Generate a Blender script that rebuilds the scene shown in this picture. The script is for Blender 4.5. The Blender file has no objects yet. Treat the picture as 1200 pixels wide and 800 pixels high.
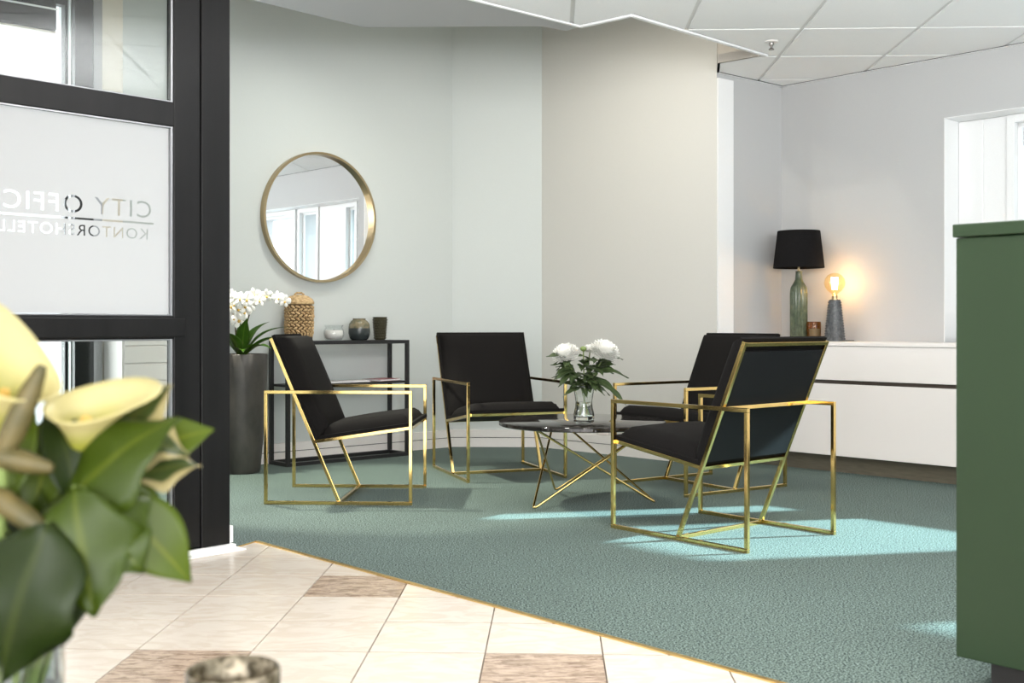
import bpy, bmesh, math, random
from mathutils import Vector, Matrix
rnd = random.Random(7)
sc = bpy.context.scene
COL = sc.collection
R = math.radians

# ------------------------------------------------------------------ camera
H = 0.845                      # eye height; metres throughout
cd = bpy.data.cameras.new('camera')
cam = bpy.data.objects.new('camera', cd); COL.objects.link(cam)
cam.location = (0, 0, H); cam.rotation_euler = (R(90), 0, 0)
cd.sensor_width = 36; cd.lens = 39.6; cd.shift_y = -20 / 1200
cd.clip_start = 0.05
cd.dof.use_dof = True; cd.dof.focus_distance = 5.6; cd.dof.aperture_fstop = 6.3
sc.camera = cam

# ------------------------------------------------------------------ sky, sun, large lights, exposure
wd = bpy.data.worlds.new('sky'); sc.world = wd; wd.use_nodes = True
bg = wd.node_tree.nodes['Background']
bg.inputs[0].default_value = (0.88, 0.94, 1.0, 1); bg.inputs[1].default_value = 1.6

sl = bpy.data.lights.new('sun', 'SUN'); sl.energy = 15.0; sl.angle = R(1.1); sl.color = (.62, .92, 1.0)
sun = bpy.data.objects.new('sun', sl); COL.objects.link(sun)
sun.rotation_euler = Vector((-.981, -.194, -.503)).to_track_quat('-Z', 'Y').to_euler()
sun.location = (6, 6, 5)

def area(name, loc, to, sx, sy, e, col=(1, 1, 1)):
    l = bpy.data.lights.new(name, 'AREA'); l.shape = 'RECTANGLE'; l.size = sx; l.size_y = sy
    l.energy = e; l.color = col
    o = bpy.data.objects.new(name, l); COL.objects.link(o); o.location = loc
    o.rotation_euler = (Vector(to) - Vector(loc)).to_track_quat('-Z', 'Y').to_euler()
    return o
def spot(name, loc, to, e, col, ang, blend=.5, r=.04):
    l = bpy.data.lights.new(name, 'SPOT'); l.energy = e; l.color = col
    l.spot_size = R(ang); l.spot_blend = blend; l.shadow_soft_size = r
    o = bpy.data.objects.new(name, l); COL.objects.link(o); o.location = loc
    o.rotation_euler = (Vector(to) - Vector(loc)).to_track_quat('-Z', 'Y').to_euler()
area('frontal_fill', (0.8, -3.2, 1.3), (0.6, 5, 1.1), 7.0, 2.0, 190, (1, .985, .96))  # unseen area light added behind the camera as soft frontal fill
area('lobby_ceiling_light', (0.6, 2.2, 2.32), (0.6, 2.2, 0), 1.2, 1.2, 26, (1, .97, .93))
area('side_daylight', (-3.15, 5.95, 1.25), (-2.5, 5.2, 1.1), 1.1, 2.2, 45, (.95, .98, 1))
area('ceiling_fill', (1.3, 3.1, 1.9), (1.3, 3.3, 3), 1.6, .6, 44, (.97, .98, 1))  # unseen fill added to lift the ceiling tiles, not a fixture of the lobby
spot('void_spot_left', (-1.95, 6.0, 2.8), (-.75, 5.72, 0), 300, (1, 1, .84), 44, .35, .05)
spot('void_spot_mirror', (-.75, 6.2, 3.12), (-1.0, 6.0, 0), 50, (1, 1, .92), 120, 1)
spot('void_spot_middle', (-.05, 6.2, 3.12), (.1, 6.9, 0), 34, (1, .96, .84), 140, 1)
spot('void_spot_rear', (.42, 5.95, 3.12), (.75, 6.3, 0), 26, (1, .95, .84), 140, 1)

sc.view_settings.view_transform = 'Standard'; sc.view_settings.look = 'None'
sc.view_settings.gamma = 1; sc.view_settings.use_curve_mapping = False
sc.view_settings.exposure = 0.8
try:
    sc.cycles.max_bounces = 10; sc.cycles.diffuse_bounces = 5; sc.cycles.glossy_bounces = 5
    sc.cycles.transmission_bounces = 8; sc.cycles.transparent_max_bounces = 12
    sc.cycles.sample_clamp_indirect = 6
except Exception:
    pass

# ------------------------------------------------------------------ materials
def mat(name, col, rough=.5, metal=0, **kw):
    m = bpy.data.materials.new(name); m.use_nodes = True
    b = m.node_tree.nodes['Principled BSDF']
    b.inputs['Base Color'].default_value = (*col, 1); b.inputs['Roughness'].default_value = rough
    b.inputs['Metallic'].default_value = metal
    for k, v in kw.items():
        b.inputs[k.replace('_', ' ')].default_value = v
    m.diffuse_color = (*col, 1)
    return m
def N(m, t, **kw):
    n = m.node_tree.nodes.new(t)
    for k, v in kw.items(): setattr(n, k, v)
    return n
def L(m, a, b): m.node_tree.links.new(a, b)
def bsdf(m): return m.node_tree.nodes['Principled BSDF']
def noisy(m, scale, c1, c2, p1=.4, p2=.6, detail=4, bump=0, stretch=None, dist=.002, coord='Object', rand=False, rough=.55):
    tc = N(m, 'ShaderNodeTexCoord'); src = tc.outputs[coord]
    if stretch or rand:
        mp = N(m, 'ShaderNodeMapping'); L(m, src, mp.inputs[0])
        if stretch: mp.inputs['Scale'].default_value = stretch
        if rand:
            oi = N(m, 'ShaderNodeObjectInfo'); mu = N(m, 'ShaderNodeMath', operation='MULTIPLY'); mu.inputs[1].default_value = 37
            L(m, oi.outputs['Random'], mu.inputs[0]); L(m, mu.outputs[0], mp.inputs['Location'])
        src = mp.outputs[0]
    nz = N(m, 'ShaderNodeTexNoise'); nz.inputs['Scale'].default_value = scale; nz.inputs['Detail'].default_value = detail
    nz.inputs['Roughness'].default_value = rough
    L(m, src, nz.inputs['Vector'])
    cr = N(m, 'ShaderNodeValToRGB'); e = cr.color_ramp.elements
    e[0].position = p1; e[0].color = (*c1, 1); e[1].position = p2; e[1].color = (*c2, 1)
    L(m, nz.outputs['Fac'], cr.inputs[0]); L(m, cr.outputs[0], bsdf(m).inputs['Base Color'])
    if bump:
        bp = N(m, 'ShaderNodeBump'); bp.inputs['Strength'].default_value = bump; bp.inputs['Distance'].default_value = dist
        L(m, nz.outputs['Fac'], bp.inputs['Height']); L(m, bp.outputs[0], bsdf(m).inputs['Normal'])
    return m, nz, cr, src
M = {}
def paint(name, col, rough=.6):
    m = mat(name, col, rough)
    c2 = tuple(c * .97 for c in col)
    noisy(m, 260, col, c2, .35, .65, 2, .06, dist=.0006)
    return m
M['wall_left'] = paint('grey_wall_paint', (.575, .605, .592))
M['wall_right'] = paint('cool_grey_wall_paint', (.50, .50, .50))
M['wall_beige'] = paint('warm_grey_wall_paint', (.62, .605, .57))
M['white'] = paint('white_paint', (.85, .85, .85), .45)
M['white_gloss'] = mat('white_lacquer', (.86, .81, .785), .35)
M['skirting'] = paint('skirting_paint', (.80, .76, .73), .45)
M['soffit'] = paint('grey_soffit_paint', (.40, .40, .40))
M['fascia'] = paint('beige_fascia_paint', (.45, .41, .36))
m = mat('acoustic_tile', (.86, .86, .86), .8); noisy(m, 420, (.93, .93, .93), (.87, .87, .87), .3, .7, 3, .1, dist=.0008); M['tile'] = m
M['grid'] = mat('white_ceiling_grid', (.74, .74, .73), .5)
M['shadow_gap'] = mat('dark_gap', (.05, .05, .05), .7)
# carpet
m = mat('green_carpet', (.1, .2, .19), .95); M['carpet'] = m
_, nz, cr, src = noisy(m, 175, (.009, .025, .0215), (.172, .228, .202), .43, .59, 1, .06, dist=.003, rough=.5)
n2 = N(m, 'ShaderNodeTexNoise'); n2.inputs['Scale'].default_value = 1.6; n2.inputs['Detail'].default_value = 3; L(m, src, n2.inputs['Vector'])
mx = N(m, 'ShaderNodeMix', data_type='RGBA', blend_type='MULTIPLY'); mx.inputs['Factor'].default_value = 1
r2 = N(m, 'ShaderNodeMapRange'); r2.inputs[1].default_value = .3; r2.inputs[2].default_value = .7; r2.inputs[3].default_value = .92; r2.inputs[4].default_value = 1.06
L(m, n2.outputs['Fac'], r2.inputs[0]); L(m, cr.outputs[0], mx.inputs[6]); L(m, r2.outputs[0], mx.inputs[7]); L(m, mx.outputs[2], bsdf(m).inputs['Base Color'])
# marble tiles
m = mat('cream_marble', (.8, .74, .66), .22)
_, nz, cr, src = noisy(m, 7, (.60, .52, .44), (.65, .585, .51), .42, .56, 6, 0, stretch=(1, 1.8, 1), rand=True)
nz.inputs['Distortion'].default_value = 1.6
v = N(m, 'ShaderNodeTexNoise'); v.inputs['Scale'].default_value = 5; v.inputs['Detail'].default_value = 5; v.inputs['Distortion'].default_value = 2.2
L(m, src, v.inputs['Vector'])
vr = N(m, 'ShaderNodeValToRGB'); e = vr.color_ramp.elements; e[0].position = .485; e[0].color = (0, 0, 0, 1); e[1].position = .5; e[1].color = (1, 1, 1, 1)
e2 = vr.color_ramp.elements.new(.515); e2.color = (0, 0, 0, 1)
L(m, v.outputs['Fac'], vr.inputs[0])
vm = N(m, 'ShaderNodeMath', operation='MULTIPLY'); vm.inputs[1].default_value = .35; L(m, vr.outputs[0], vm.inputs[0])
mx = N(m, 'ShaderNodeMix', data_type='RGBA'); L(m, vm.outputs[0], mx.inputs[0]); L(m, cr.outputs[0], mx.inputs[6]); mx.inputs[7].default_value = (.62, .52, .42, 1)
L(m, mx.outputs[2], bsdf(m).inputs['Base Color']); M['marble'] = m
m = mat('brown_marble', (.4, .3, .22), .25)
_, nz, cr, src = noisy(m, 34, (.20, .135, .095), (.50, .385, .295), .36, .58, 8, 0, stretch=(.55, 1.8, 1), rand=True, rough=.7)
nz.inputs['Distortion'].default_value = .8; M['brown_marble'] = m
M['grout'] = mat('grout', (.26, .21, .17), .8)
m = mat('dark_table_marble', (.05, .045, .042), .06)
_, nz, cr, src = noisy(m, 9, (.014, .012, .011), (.085, .075, .07), .5, .78, 7, 0, stretch=(1, 2.2, 1)); nz.inputs['Distortion'].default_value = 1.4
M['table_marble'] = m
# metals
def metal(name, col, rough):
    m = mat(name, col, rough, 1)
    tc = N(m, 'ShaderNodeTexCoord'); nz = N(m, 'ShaderNodeTexNoise'); nz.inputs['Scale'].default_value = 30; L(m, tc.outputs['Object'], nz.inputs['Vector'])
    mr = N(m, 'ShaderNodeMapRange'); mr.inputs[3].default_value = max(.02, rough - .04); mr.inputs[4].default_value = rough + .05
    L(m, nz.outputs['Fac'], mr.inputs[0]); L(m, mr.outputs[0], bsdf(m).inputs['Roughness'])
    return m
M['brass'] = metal('polished_brass', (.78, .56, .21), .11)
M['strip_brass'] = metal('floor_strip_brass', (.70, .50, .20), .35)
M['dull_brass'] = metal('brushed_brass', (.42, .33, .19), .32)
M['chrome'] = metal('chrome', (.8, .8, .8), .12)
M['bead'] = metal('grey_bead', (.35, .35, .36), .35)
M['black_steel'] = mat('black_powder_coat', (.012, .012, .013), .45)
m = mat('black_door_lacquer', (.009, .0085, .0085), .36, 0, Specular_IOR_Level=.22)
noisy(m, 14, (.005, .0048, .0048), (.010, .0095, .0095), .3, .7, 5, .05, stretch=(1, 1, .06), dist=.001); M['black_door'] = m
m = mat('black_fabric', (.010, .009, .009), .9, Specular_IOR_Level=.12)
noisy(m, 900, (.005, .0045, .0042), (.011, .0095, .009), .35, .65, 2, .25, dist=.0008); M['fabric'] = m
M['black_panel'] = mat('black_panel', (.0115, .012, .013), .6, 0, Specular_IOR_Level=.12)
# green counter
m = mat('green_lacquer', (.02, .04, .02), .42, 0, Specular_IOR_Level=.3); noisy(m, 3, (.0175, .036, .0155), (.020, .041, .018), .3, .7, 2); M['green'] = m
M['kick'] = mat('dark_kick', (.018, .016, .016), .5)
m = mat('dark_wood_kick', (.10, .08, .065), .5); noisy(m, 12, (.10, .085, .06), (.14, .12, .085), .3, .7, 4, stretch=(1, 1, 9)); M['wood_kick'] = m
M['slot'] = mat('dark_slot', (.06, .045, .035), .5)
# glass
def clear(name, tint=(1, 1, 1), rough=.02, ior=1.45, ext=0):
    m = bpy.data.materials.new(name); m.use_nodes = True; nt = m.node_tree
    for n in list(nt.nodes):
        if n.type == 'BSDF_PRINCIPLED': nt.nodes.remove(n)
    out = [n for n in nt.nodes if n.type == 'OUTPUT_MATERIAL'][0]
    tr = nt.nodes.new('ShaderNodeBsdfTransparent'); tr.inputs[0].default_value = (*tint, 1)
    gl = nt.nodes.new('ShaderNodeBsdfGlossy'); gl.inputs['Roughness'].default_value = rough
    lw_ = nt.nodes.new('ShaderNodeLayerWeight'); p5 = nt.nodes.new('ShaderNodeMath'); p5.operation = 'POWER'; p5.inputs[1].default_value = 5
    fr = nt.nodes.new('ShaderNodeMath'); fr.operation = 'MULTIPLY_ADD'; fr.inputs[1].default_value = .8; fr.inputs[2].default_value = ((ior - 1) / (ior + 1)) ** 2
    nt.links.new(lw_.outputs['Facing'], p5.inputs[0]); nt.links.new(p5.outputs[0], fr.inputs[0])
    mx = nt.nodes.new('ShaderNodeMixShader')
    nt.links.new(fr.outputs[0], mx.inputs[0]); nt.links.new(tr.outputs[0], mx.inputs[1]); nt.links.new(gl.outputs[0], mx.inputs[2])
    nt.links.new(mx.outputs[0], out.inputs[0]); return m
M['pane'] = clear('window_glass', (.97, .98, .98)); M['door_glass'] = clear('green_tinted_door_glass', (.89, .915, .895))
M['glass'] = mat('clear_glass', (.97, 1, .99), .01, 0, Transmission_Weight=1, IOR=1.45)
M['water'] = mat('water', (.96, 1, .96), .0, 0, Transmission_Weight=1, IOR=1.33)
M['amber'] = mat('amber_glass', (.42, .17, .03), .05, 0, Transmission_Weight=.85, IOR=1.45)
m = bpy.data.materials.new('frosted_film'); m.use_nodes = True; nt = m.node_tree
nt.nodes.remove(nt.nodes['Principled BSDF']); out = nt.nodes['Material Output']
a1 = nt.nodes.new('ShaderNodeBsdfTranslucent'); a1.inputs[0].default_value = (.52, .52, .525, 1)
a2 = nt.nodes.new('ShaderNodeBsdfDiffuse'); a2.inputs[0].default_value = (.58, .575, .57, 1)
mx = nt.nodes.new('ShaderNodeMixShader'); mx.inputs[0].default_value = .45
nt.links.new(a1.outputs[0], mx.inputs[1]); nt.links.new(a2.outputs[0], mx.inputs[2]); nt.links.new(mx.outputs[0], out.inputs[0]); M['frost'] = m
M['mirror'] = mat('mirror_silver', (.93, .94, .94), .0, 1)

# ------------------------------------------------------------------ mesh helpers
class MB:
    def __init__(s): s.v = []; s.f = []; s.mi = []; s.uv = {}
    def add(s, vs, fs, mi=0):
        o = len(s.v); s.v += [tuple(p) for p in vs]; s.f += [tuple(i + o for i in f) for f in fs]; s.mi += [mi] * len(fs); return o
    def hexa(s, p, mi=0):      # 4 bottom + 4 top corners, counter-clockwise
        s.add(p, [(3, 2, 1, 0), (4, 5, 6, 7), (0, 1, 5, 4), (1, 2, 6, 5), (2, 3, 7, 6), (3, 0, 4, 7)], mi); return s
    def box(s, x0, x1, y0, y1, z0, z1, mi=0):
        return s.hexa([(x0, y0, z0), (x1, y0, z0), (x1, y1, z0), (x0, y1, z0), (x0, y0, z1), (x1, y0, z1), (x1, y1, z1), (x0, y1, z1)], mi)
    def bar(s, p, q, w, h=None, up=(0, 0, 1), mi=0):
        h = h or w; p, q = Vector(p), Vector(q); d = (q - p).normalized(); up = Vector(up)
        if abs(d.dot(up)) > .98: up = Vector((0, 1, 0)) if abs(d.y) < .9 else Vector((1, 0, 0))
        a = d.cross(up).normalized(); b = a.cross(d).normalized(); a *= w / 2; b *= h / 2
        s.hexa([p - a - b, p + a - b, p + a + b, p - a + b, q - a - b, q + a - b, q + a + b, q - a + b], mi); return s
    def prism(s, poly, z0, z1, mi=0):
        n = len(poly); vs = [(x, y, z0) for x, y in poly] + [(x, y, z1) for x, y in poly]
        s.add(vs, [tuple(range(n))[::-1], tuple(range(n, 2 * n))] + [(i, (i + 1) % n, n + (i + 1) % n, n + i) for i in range(n)], mi); return s
    def tube(s, pts, rad, n=8, mi=0, cap=True):
        pts = [Vector(p) for p in pts]; k = len(pts); rad = rad if isinstance(rad, (list, tuple)) else [rad] * k
        vs = []; a = None
        for i, p in enumerate(pts):
            d = (pts[min(i + 1, k - 1)] - pts[max(i - 1, 0)]).normalized()
            if a is None: a = d.orthogonal().normalized()
            a = (a - d * a.dot(d)).normalized(); b = d.cross(a)
            vs += [p + (a * math.cos(t) + b * math.sin(t)) * rad[i] for t in (2 * math.pi * j / n for j in range(n))]
        fs = [(i * n + j, i * n + (j + 1) % n, (i + 1) * n + (j + 1) % n, (i + 1) * n + j) for i in range(k - 1) for j in range(n)]
        if cap: fs += [tuple(range(n))[::-1], tuple(range((k - 1) * n, k * n))]
        s.add(vs, fs, mi); return s
    def lathe(s, prof, n=24, c=(0, 0, 0), rmod=None, mi=0, cap=True):
        vs = []
        for r, z in prof:
            for j in range(n):
                t = 2 * math.pi * j / n; rr = r * (rmod(t, z) if rmod else 1)
                vs.append((c[0] + rr * math.cos(t), c[1] + rr * math.sin(t), c[2] + z))
        k = len(prof)
        fs = [(i * n + j, i * n + (j + 1) % n, (i + 1) * n + (j + 1) % n, (i + 1) * n + j) for i in range(k - 1) for j in range(n)]
        if cap: fs += [tuple(range(n))[::-1], tuple(range((k - 1) * n, k * n))]
        s.add(vs, fs, mi); return s
    def ball(s, c, r, n=8, k=5, mi=0, basis=None):
        r = r if isinstance(r, (tuple, list)) else (r, r, r); vs = [];
        B = basis or Matrix.Identity(3); c = Vector(c)
        for i in range(1, k):
            ph = math.pi * i / k
            for j in range(n):
                t = 2 * math.pi * j / n
                vs.append(c + B @ Vector((r[0] * math.sin(ph) * math.cos(t), r[1] * math.sin(ph) * math.sin(t), r[2] * math.cos(ph))))
        vs += [c + B @ Vector((0, 0, r[2])), c + B @ Vector((0, 0, -r[2]))]
        fs = [(i * n + j, (i + 1) * n + j, (i + 1) * n + (j + 1) % n, i * n + (j + 1) % n) for i in range(k - 2) for j in range(n)]
        T = (k - 1) * n; fs += [(T, j, (j + 1) % n) for j in range(n)] + [(T + 1, (k - 2) * n + (j + 1) % n, (k - 2) * n + j) for j in range(n)]
        s.add(vs, fs, mi); return s
    def build(s, name, m, parent=None, smooth=False, bevel=0, solid=0, sub=0, uvs=None):
        me = bpy.data.meshes.new(name); me.from_pydata(s.v, [], s.f)
        for x in (m if isinstance(m, (list, tuple)) else [m]): me.materials.append(x)
        if any(s.mi): me.polygons.foreach_set('material_index', s.mi)
        if smooth: me.polygons.foreach_set('use_smooth', [True] * len(s.f))
        if uvs:
            ul = me.uv_layers.new(name='leaf')
            for lp in me.loops: ul.data[lp.index].uv = uvs[lp.vertex_index]
        me.update()
        o = bpy.data.objects.new(name, me); COL.objects.link(o)
        if parent: o.parent = parent
        if bevel:
            b = o.modifiers.new('bevel', 'BEVEL'); b.width = bevel; b.segments = 2; b.limit_method = 'ANGLE'; b.angle_limit = R(40)
        if solid:
            b = o.modifiers.new('solid', 'SOLIDIFY'); b.thickness = solid; b.offset = 0
        if sub:
            b = o.modifiers.new('sub', 'SUBSURF'); b.levels = sub; b.render_levels = sub
        if smooth and not sub:
            try: me.set_sharp_from_angle(angle=R(45))
            except Exception: pass
        return o
def tag(o, label=None, cat=None, group=None, kind=None):
    if label: o['label'] = label
    if cat: o['category'] = cat
    if group: o['group'] = group
    if kind: o['kind'] = kind
    return o
def thing(name, label, cat, loc=(0, 0, 0), rz=0, group=None):
    o = bpy.data.objects.new(name, None); COL.objects.link(o); o.location = loc; o.rotation_euler = (0, 0, rz)
    o.empty_display_size = .05
    return tag(o, label, cat, group)
def struct(o): o['kind'] = 'structure'; return o
def copy_tree(o, parent=None):
    c = o.copy(); COL.objects.link(c); c.parent = parent
    for ch in o.children: copy_tree(ch, c)
    return c
def sub(p, q): return (p[0] - q[0], p[1] - q[1])
def off(p, d, k): return (p[0] + d[0] * k, p[1] + d[1] * k)
def unit(d): l = math.hypot(*d); return (d[0] / l, d[1] / l)

# ------------------------------------------------------------------ plan of the place
K1, K2, K3, K4 = (-.413, 7.80), (.206, 7.78), (1.225, 6.738), (1.709, 7.14)
U1 = (-.75, -.661)                                   # mirror wall runs left from K1
T, NO = (.6826, -.7308), (.7308, .6826)              # window wall runs right from K4; NO points outside
A0 = R(2.08); GU, GV = (math.cos(A0), -math.sin(A0)), (math.sin(A0), math.cos(A0))   # tile grid axes
P0 = (-1.06, 4.235); DS, DM = (-.68, -.733), (.733, -.68)   # door line runs left-front from its right post
Q = (-1.0007, 4.374); QR = (.6843, -.729)            # corner of the carpet border
ZC = 2.349; ZT = 3.2                                 # tile ceiling, top of the raised void
V = [(-.75, 5.688), (.15, 5.671), (.279, 5.762), (.344, 5.671), (.58, 5.469), (1.418, 6.282), (1.184, 6.487)]
def rw(t, d, z): return (K4[0] + T[0] * t + NO[0] * d, K4[1] + T[1] * t + NO[1] * d, z)   # window wall: along, outward, up
def dw(s, m, z): return (P0[0] + DS[0] * s + DM[0] * m, P0[1] + DS[1] * s + DM[1] * m, z) # door wall
def lw(s, d, z): return (K1[0] + U1[0] * s + .661 * d, K1[1] + U1[1] * s - .75 * d, z)    # mirror wall, d into the room
def fbox(mb, fn, a0, a1, b0, b1, z0, z1, mi=0):
    mb.hexa([fn(a0, b0, z0), fn(a1, b0, z0), fn(a1, b1, z0), fn(a0, b1, z0), fn(a0, b0, z1), fn(a1, b0, z1), fn(a1, b1, z1), fn(a0, b1, z1)], mi); return mb
def wall_between(name, p, q, th, z0, z1, m):         # th grows to the left of p->q
    d = unit(sub(q, p)); n = (-d[1], d[0])
    mb = MB(); mb.prism([p, q, off(q, n, th), off(p, n, th)], z0, z1)
    return struct(mb.build(name, m))

# ------------------------------------------------------------------ floor
room = [off(Q, QR, 8), (8.19, -1.46), rw(9.5, 0, 0)[:2], K4, K3, K2, K1, lw(5, 0, 0)[:2], dw(4.5, 0, 0)[:2], P0, Q]
mb = MB(); mb.prism([(-4.2, -4), (8.3, -4), rw(9.5, .45, 0)[:2], rw(-.1, .45, 0)[:2], (1.0, 8.0), (-.6, 8.1), lw(5, -.2, 0)[:2], (-4.2, 4.2)], -.15, -.012)
floor = struct(mb.build('floor', M['grout']))
cp = MB(); cp.prism(room, -.012, 0)
cp.build('carpet', M['carpet'], floor)
# lobby floor beyond the tiles that the picture reaches
def clip_cells(cells, lines, inside, z0, z1, name, parent, mats):
    for poly, mm in cells:
        bm = bmesh.new(); f = bm.faces.new([bm.verts.new((x, y, 0)) for x, y in poly])
        for p, q in lines:
            d = sub(q, p); g = bm.verts[:] + bm.edges[:] + bm.faces[:]
            bmesh.ops.bisect_plane(bm, geom=g, dist=1e-5, plane_co=(*p, 0), plane_no=(-d[1], d[0], 0))
        dead = [f for f in bm.faces if not inside(f.calc_center_median().xy)]
        bmesh.ops.delete(bm, geom=dead, context='FACES')
        if not bm.faces or sum(f.calc_area() for f in bm.faces) < 4e-4: bm.free(); continue
        bmesh.ops.dissolve_limit(bm, angle_limit=.01, verts=bm.verts[:], edges=bm.edges[:])
        for vtx in bm.verts: vtx.co.z = z0
        r = bmesh.ops.extrude_face_region(bm, geom=bm.faces[:])
        for e in r['geom']:
            if isinstance(e, bmesh.types.BMVert): e.co.z = z1
        bmesh.ops.recalc_face_normals(bm, faces=bm.faces[:])
        me = bpy.data.meshes.new(name); bm.to_mesh(me); bm.free(); me.materials.append(mm)
        o = bpy.data.objects.new(name, me); COL.objects.link(o); o.parent = parent
def g2w(u, v): return (u * GU[0] + v * GV[0], u * GU[1] + v * GV[1])
def pip(p, poly):
    c = False; n = len(poly)
    for i in range(n):
        (x1, y1), (x2, y2) = poly[i], poly[(i + 1) % n]
        if (y1 > p[1]) != (y2 > p[1]) and p[0] < (x2 - x1) * (p[1] - y1) / (y2 - y1) + x1: c = not c
    return c
cells = []
SU, SV, g, gv = .302, .2926, .0019, .0038
for c in range(-7, 7):
    for r in range(-4, 7):
        u0, v0 = -.174 + SU * c, 2.892 + SV * r
        brown = (c, r) in ((0, -1), (-3, -1), (-2, 2), (-1, -4), (2, -4))
        cells.append(([g2w(u0 + g, v0 + gv), g2w(u0 + SU - g, v0 + gv), g2w(u0 + SU - g, v0 + SV - gv), g2w(u0 + g, v0 + SV - gv)], M['brown_marble'] if brown else M['marble']))
DSL = .055                                           # tiles stop at the door sill
lob = [off(Q, QR, 8), (8, -4), (-4.1, -4), dw(4.5, 0, 0)[:2], P0, Q]
clip_cells(cells, [(Q, off(Q, QR, 1)), (Q, P0), (P0, dw(1, 0, 0)[:2])], lambda p: pip(p, lob), -.012, 0, 'tile', floor, None)
gl0 = g2w(-.174 - SU * 7, 2.892 - SV * 4); gl1 = g2w(-.174 + SU * 7, 2.892 - SV * 4)
mb = MB(); mb.prism([(-4.1, -4), (8.1, -4), (8.1, -1.47), off(Q, QR, 7.99), gl1, gl0, (-4.1, gl0[1] + .1)], -.012, 0)
mb.build('marble_slab', M['marble'], floor)
n = (-QR[1], QR[0]); mb = MB()
mb.prism([Q, off(Q, QR, 8), off(off(Q, QR, 8), n, .017), off(Q, n, .017)], -.01, .004)
qd = unit(sub(P0, Q)); n2_ = (qd[1], -qd[0])
mb.prism([off(Q, n, .012), off(P0, (n[0], n[1]), .012), P0, Q][::-1], -.01, .0035)
struct(mb.build('trim_1', M['strip_brass']))

# ------------------------------------------------------------------ walls
mb = MB()
for s0, s1, z0, z1 in ((-.05, 2.62, 0, ZT), (2.62, 3.95, 0, .10), (2.62, 3.95, 2.62, ZT), (3.95, 5.0, 0, ZT)):
    fbox(mb, lw, s0, s1, -.18, 0, z0, z1)
wl = struct(mb.build('wall_left', M['wall_left']))
wall_between('wall_back', K2, K1, -.18, 0, ZT, M['wall_left'])
wall_between('wall_rear', K3, K2, -.13, 0, ZT, M['wall_beige'])
wall_between('wall_alcove', K4, K3, -.13, 0, ZC + .05, M['wall_right'])
for o in ():
    pass
# window wall: inner skin with one wide niche, outer skin with narrower lights
mb = MB()
TE = 9.5
for t0, t1, z0, z1 in ((-.1, 1.07, 0, ZC + .05), (1.07, 3.78, 0, .745), (1.07, 3.78, 2.01, ZC + .05), (3.78, 4.45, 0, ZC + .05),
                       (4.45, 5.75, 0, .30), (4.45, 5.75, 2.20, ZC + .05), (5.75, TE, 0, ZC + .05)):
    fbox(mb, rw, t0, t1, 0, .20, z0, z1)
for t0, t1, z0, z1 in ((-.1, 1.40, 0, ZC + .05), (1.40, 3.65, 0, 1.0), (1.40, 3.65, 1.95, ZC + .05), (1.56, 2.15, 1.0, 1.95),
                       (2.515, 2.634, 1.0, 1.95), (3.65, 4.55, 0, ZC + .05), (4.55, 5.65, 0, .4), (4.55, 5.65, 2.12, ZC + .05), (5.65, TE, 0, ZC + .05)):
    fbox(mb, rw, t0, t1, .20, .45, z0, z1)
struct(mb.build('wall_right', M['wall_right']))
def window(name, lights, z0, z1, t0, t1, zz0, zz1, panels):
    w = MB()                                         # white lining of the niche
    fbox(w, rw, t0, t0 + .004, -.002, .198, zz0, zz1); fbox(w, rw, t1 - .004, t1, -.002, .198, zz0, zz1)
    fbox(w, rw, t0, t1, -.002, .198, zz1 - .004, zz1)
    fr = struct(w.build(name, M['white']))
    p = MB(); fbox(p, rw, t0, t1, -.02, .20, zz0 - .02, zz0); p.build('window_sill', M['white_gloss'], fr, bevel=.003)
    for a, b in panels:
        p = MB(); fbox(p, rw, a, b, .165, .199, zz0, zz1 - .005); p.build('panel', M['white'], fr, bevel=.004)
    for a, b in lights:
        p = MB(); k = .045
        fbox(p, rw, a - k, a, .15, .20, zz0, z1 + k); fbox(p, rw, b, b + k, .15, .20, zz0, z1 + k)
        fbox(p, rw, a, b, .15, .20, z1, z1 + k); fbox(p, rw, a, b, .15, .20, zz0, z0)
        for q in (a + .012, b - .012): fbox(p, rw, q - .012, q + .012, .19, .215, z0, z1)
        fbox(p, rw, a, b, .19, .215, z1 - .024, z1)
        sash = p.build('sash', M['white'], fr, bevel=.003)
        p = MB(); fbox(p, rw, a, b, .202, .208, z0, z1); p.build('pane', M['pane'], sash)
        p = MB(); fbox(p, rw, b + .015, b + .03, .125, .15, 1.12, 1.24); p.build('handle', M['chrome'], sash, bevel=.003)
window('window_1', [(1.40, 1.555), (2.15, 2.50), (2.634, 3.65)], 1.08, 1.96, 1.07, 3.78, .745, 2.01, [(1.075, 1.22), (1.22, 1.352), (1.605, 2.10)])
window('window_2', [(4.55, 5.65)], .55, 2.12, 4.45, 5.75, .30, 2.20, [])
# window at the far left of the mirror wall, seen through the glazed door
mb = MB()
fbox(mb, lw, 2.515, 2.615, 0, .05, 0, 2.7); fbox(mb, lw, 2.62, 2.635, -.10, -.04, .1, 2.62); fbox(mb, lw, 3.90, 3.95, -.10, -.04, .1, 2.62)
fbox(mb, lw, 2.62, 3.95, -.10, -.04, .1, .15); fbox(mb, lw, 2.62, 3.95, -.10, -.04, 2.57, 2.62)
w3 = struct(mb.build('window_3', M['black_door'], bevel=.003))
mb = MB(); fbox(mb, lw, 2.635, 3.90, -.073, -.067, .15, 2.57); mb.build('pane', M['pane'], w3)
mb = MB(); fbox(mb, lw, 2.465, 2.512, 0, .045, 0, 2.7); mb.build('reveal_strip', M['bead'], w3)
mb = MB(); fbox(mb, lw, 2.345, 2.462, 0, .03, 0, 2.7); mb.build('casing', mat('cream_casing_paint', (.78, .71, .60), .5), w3)
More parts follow.
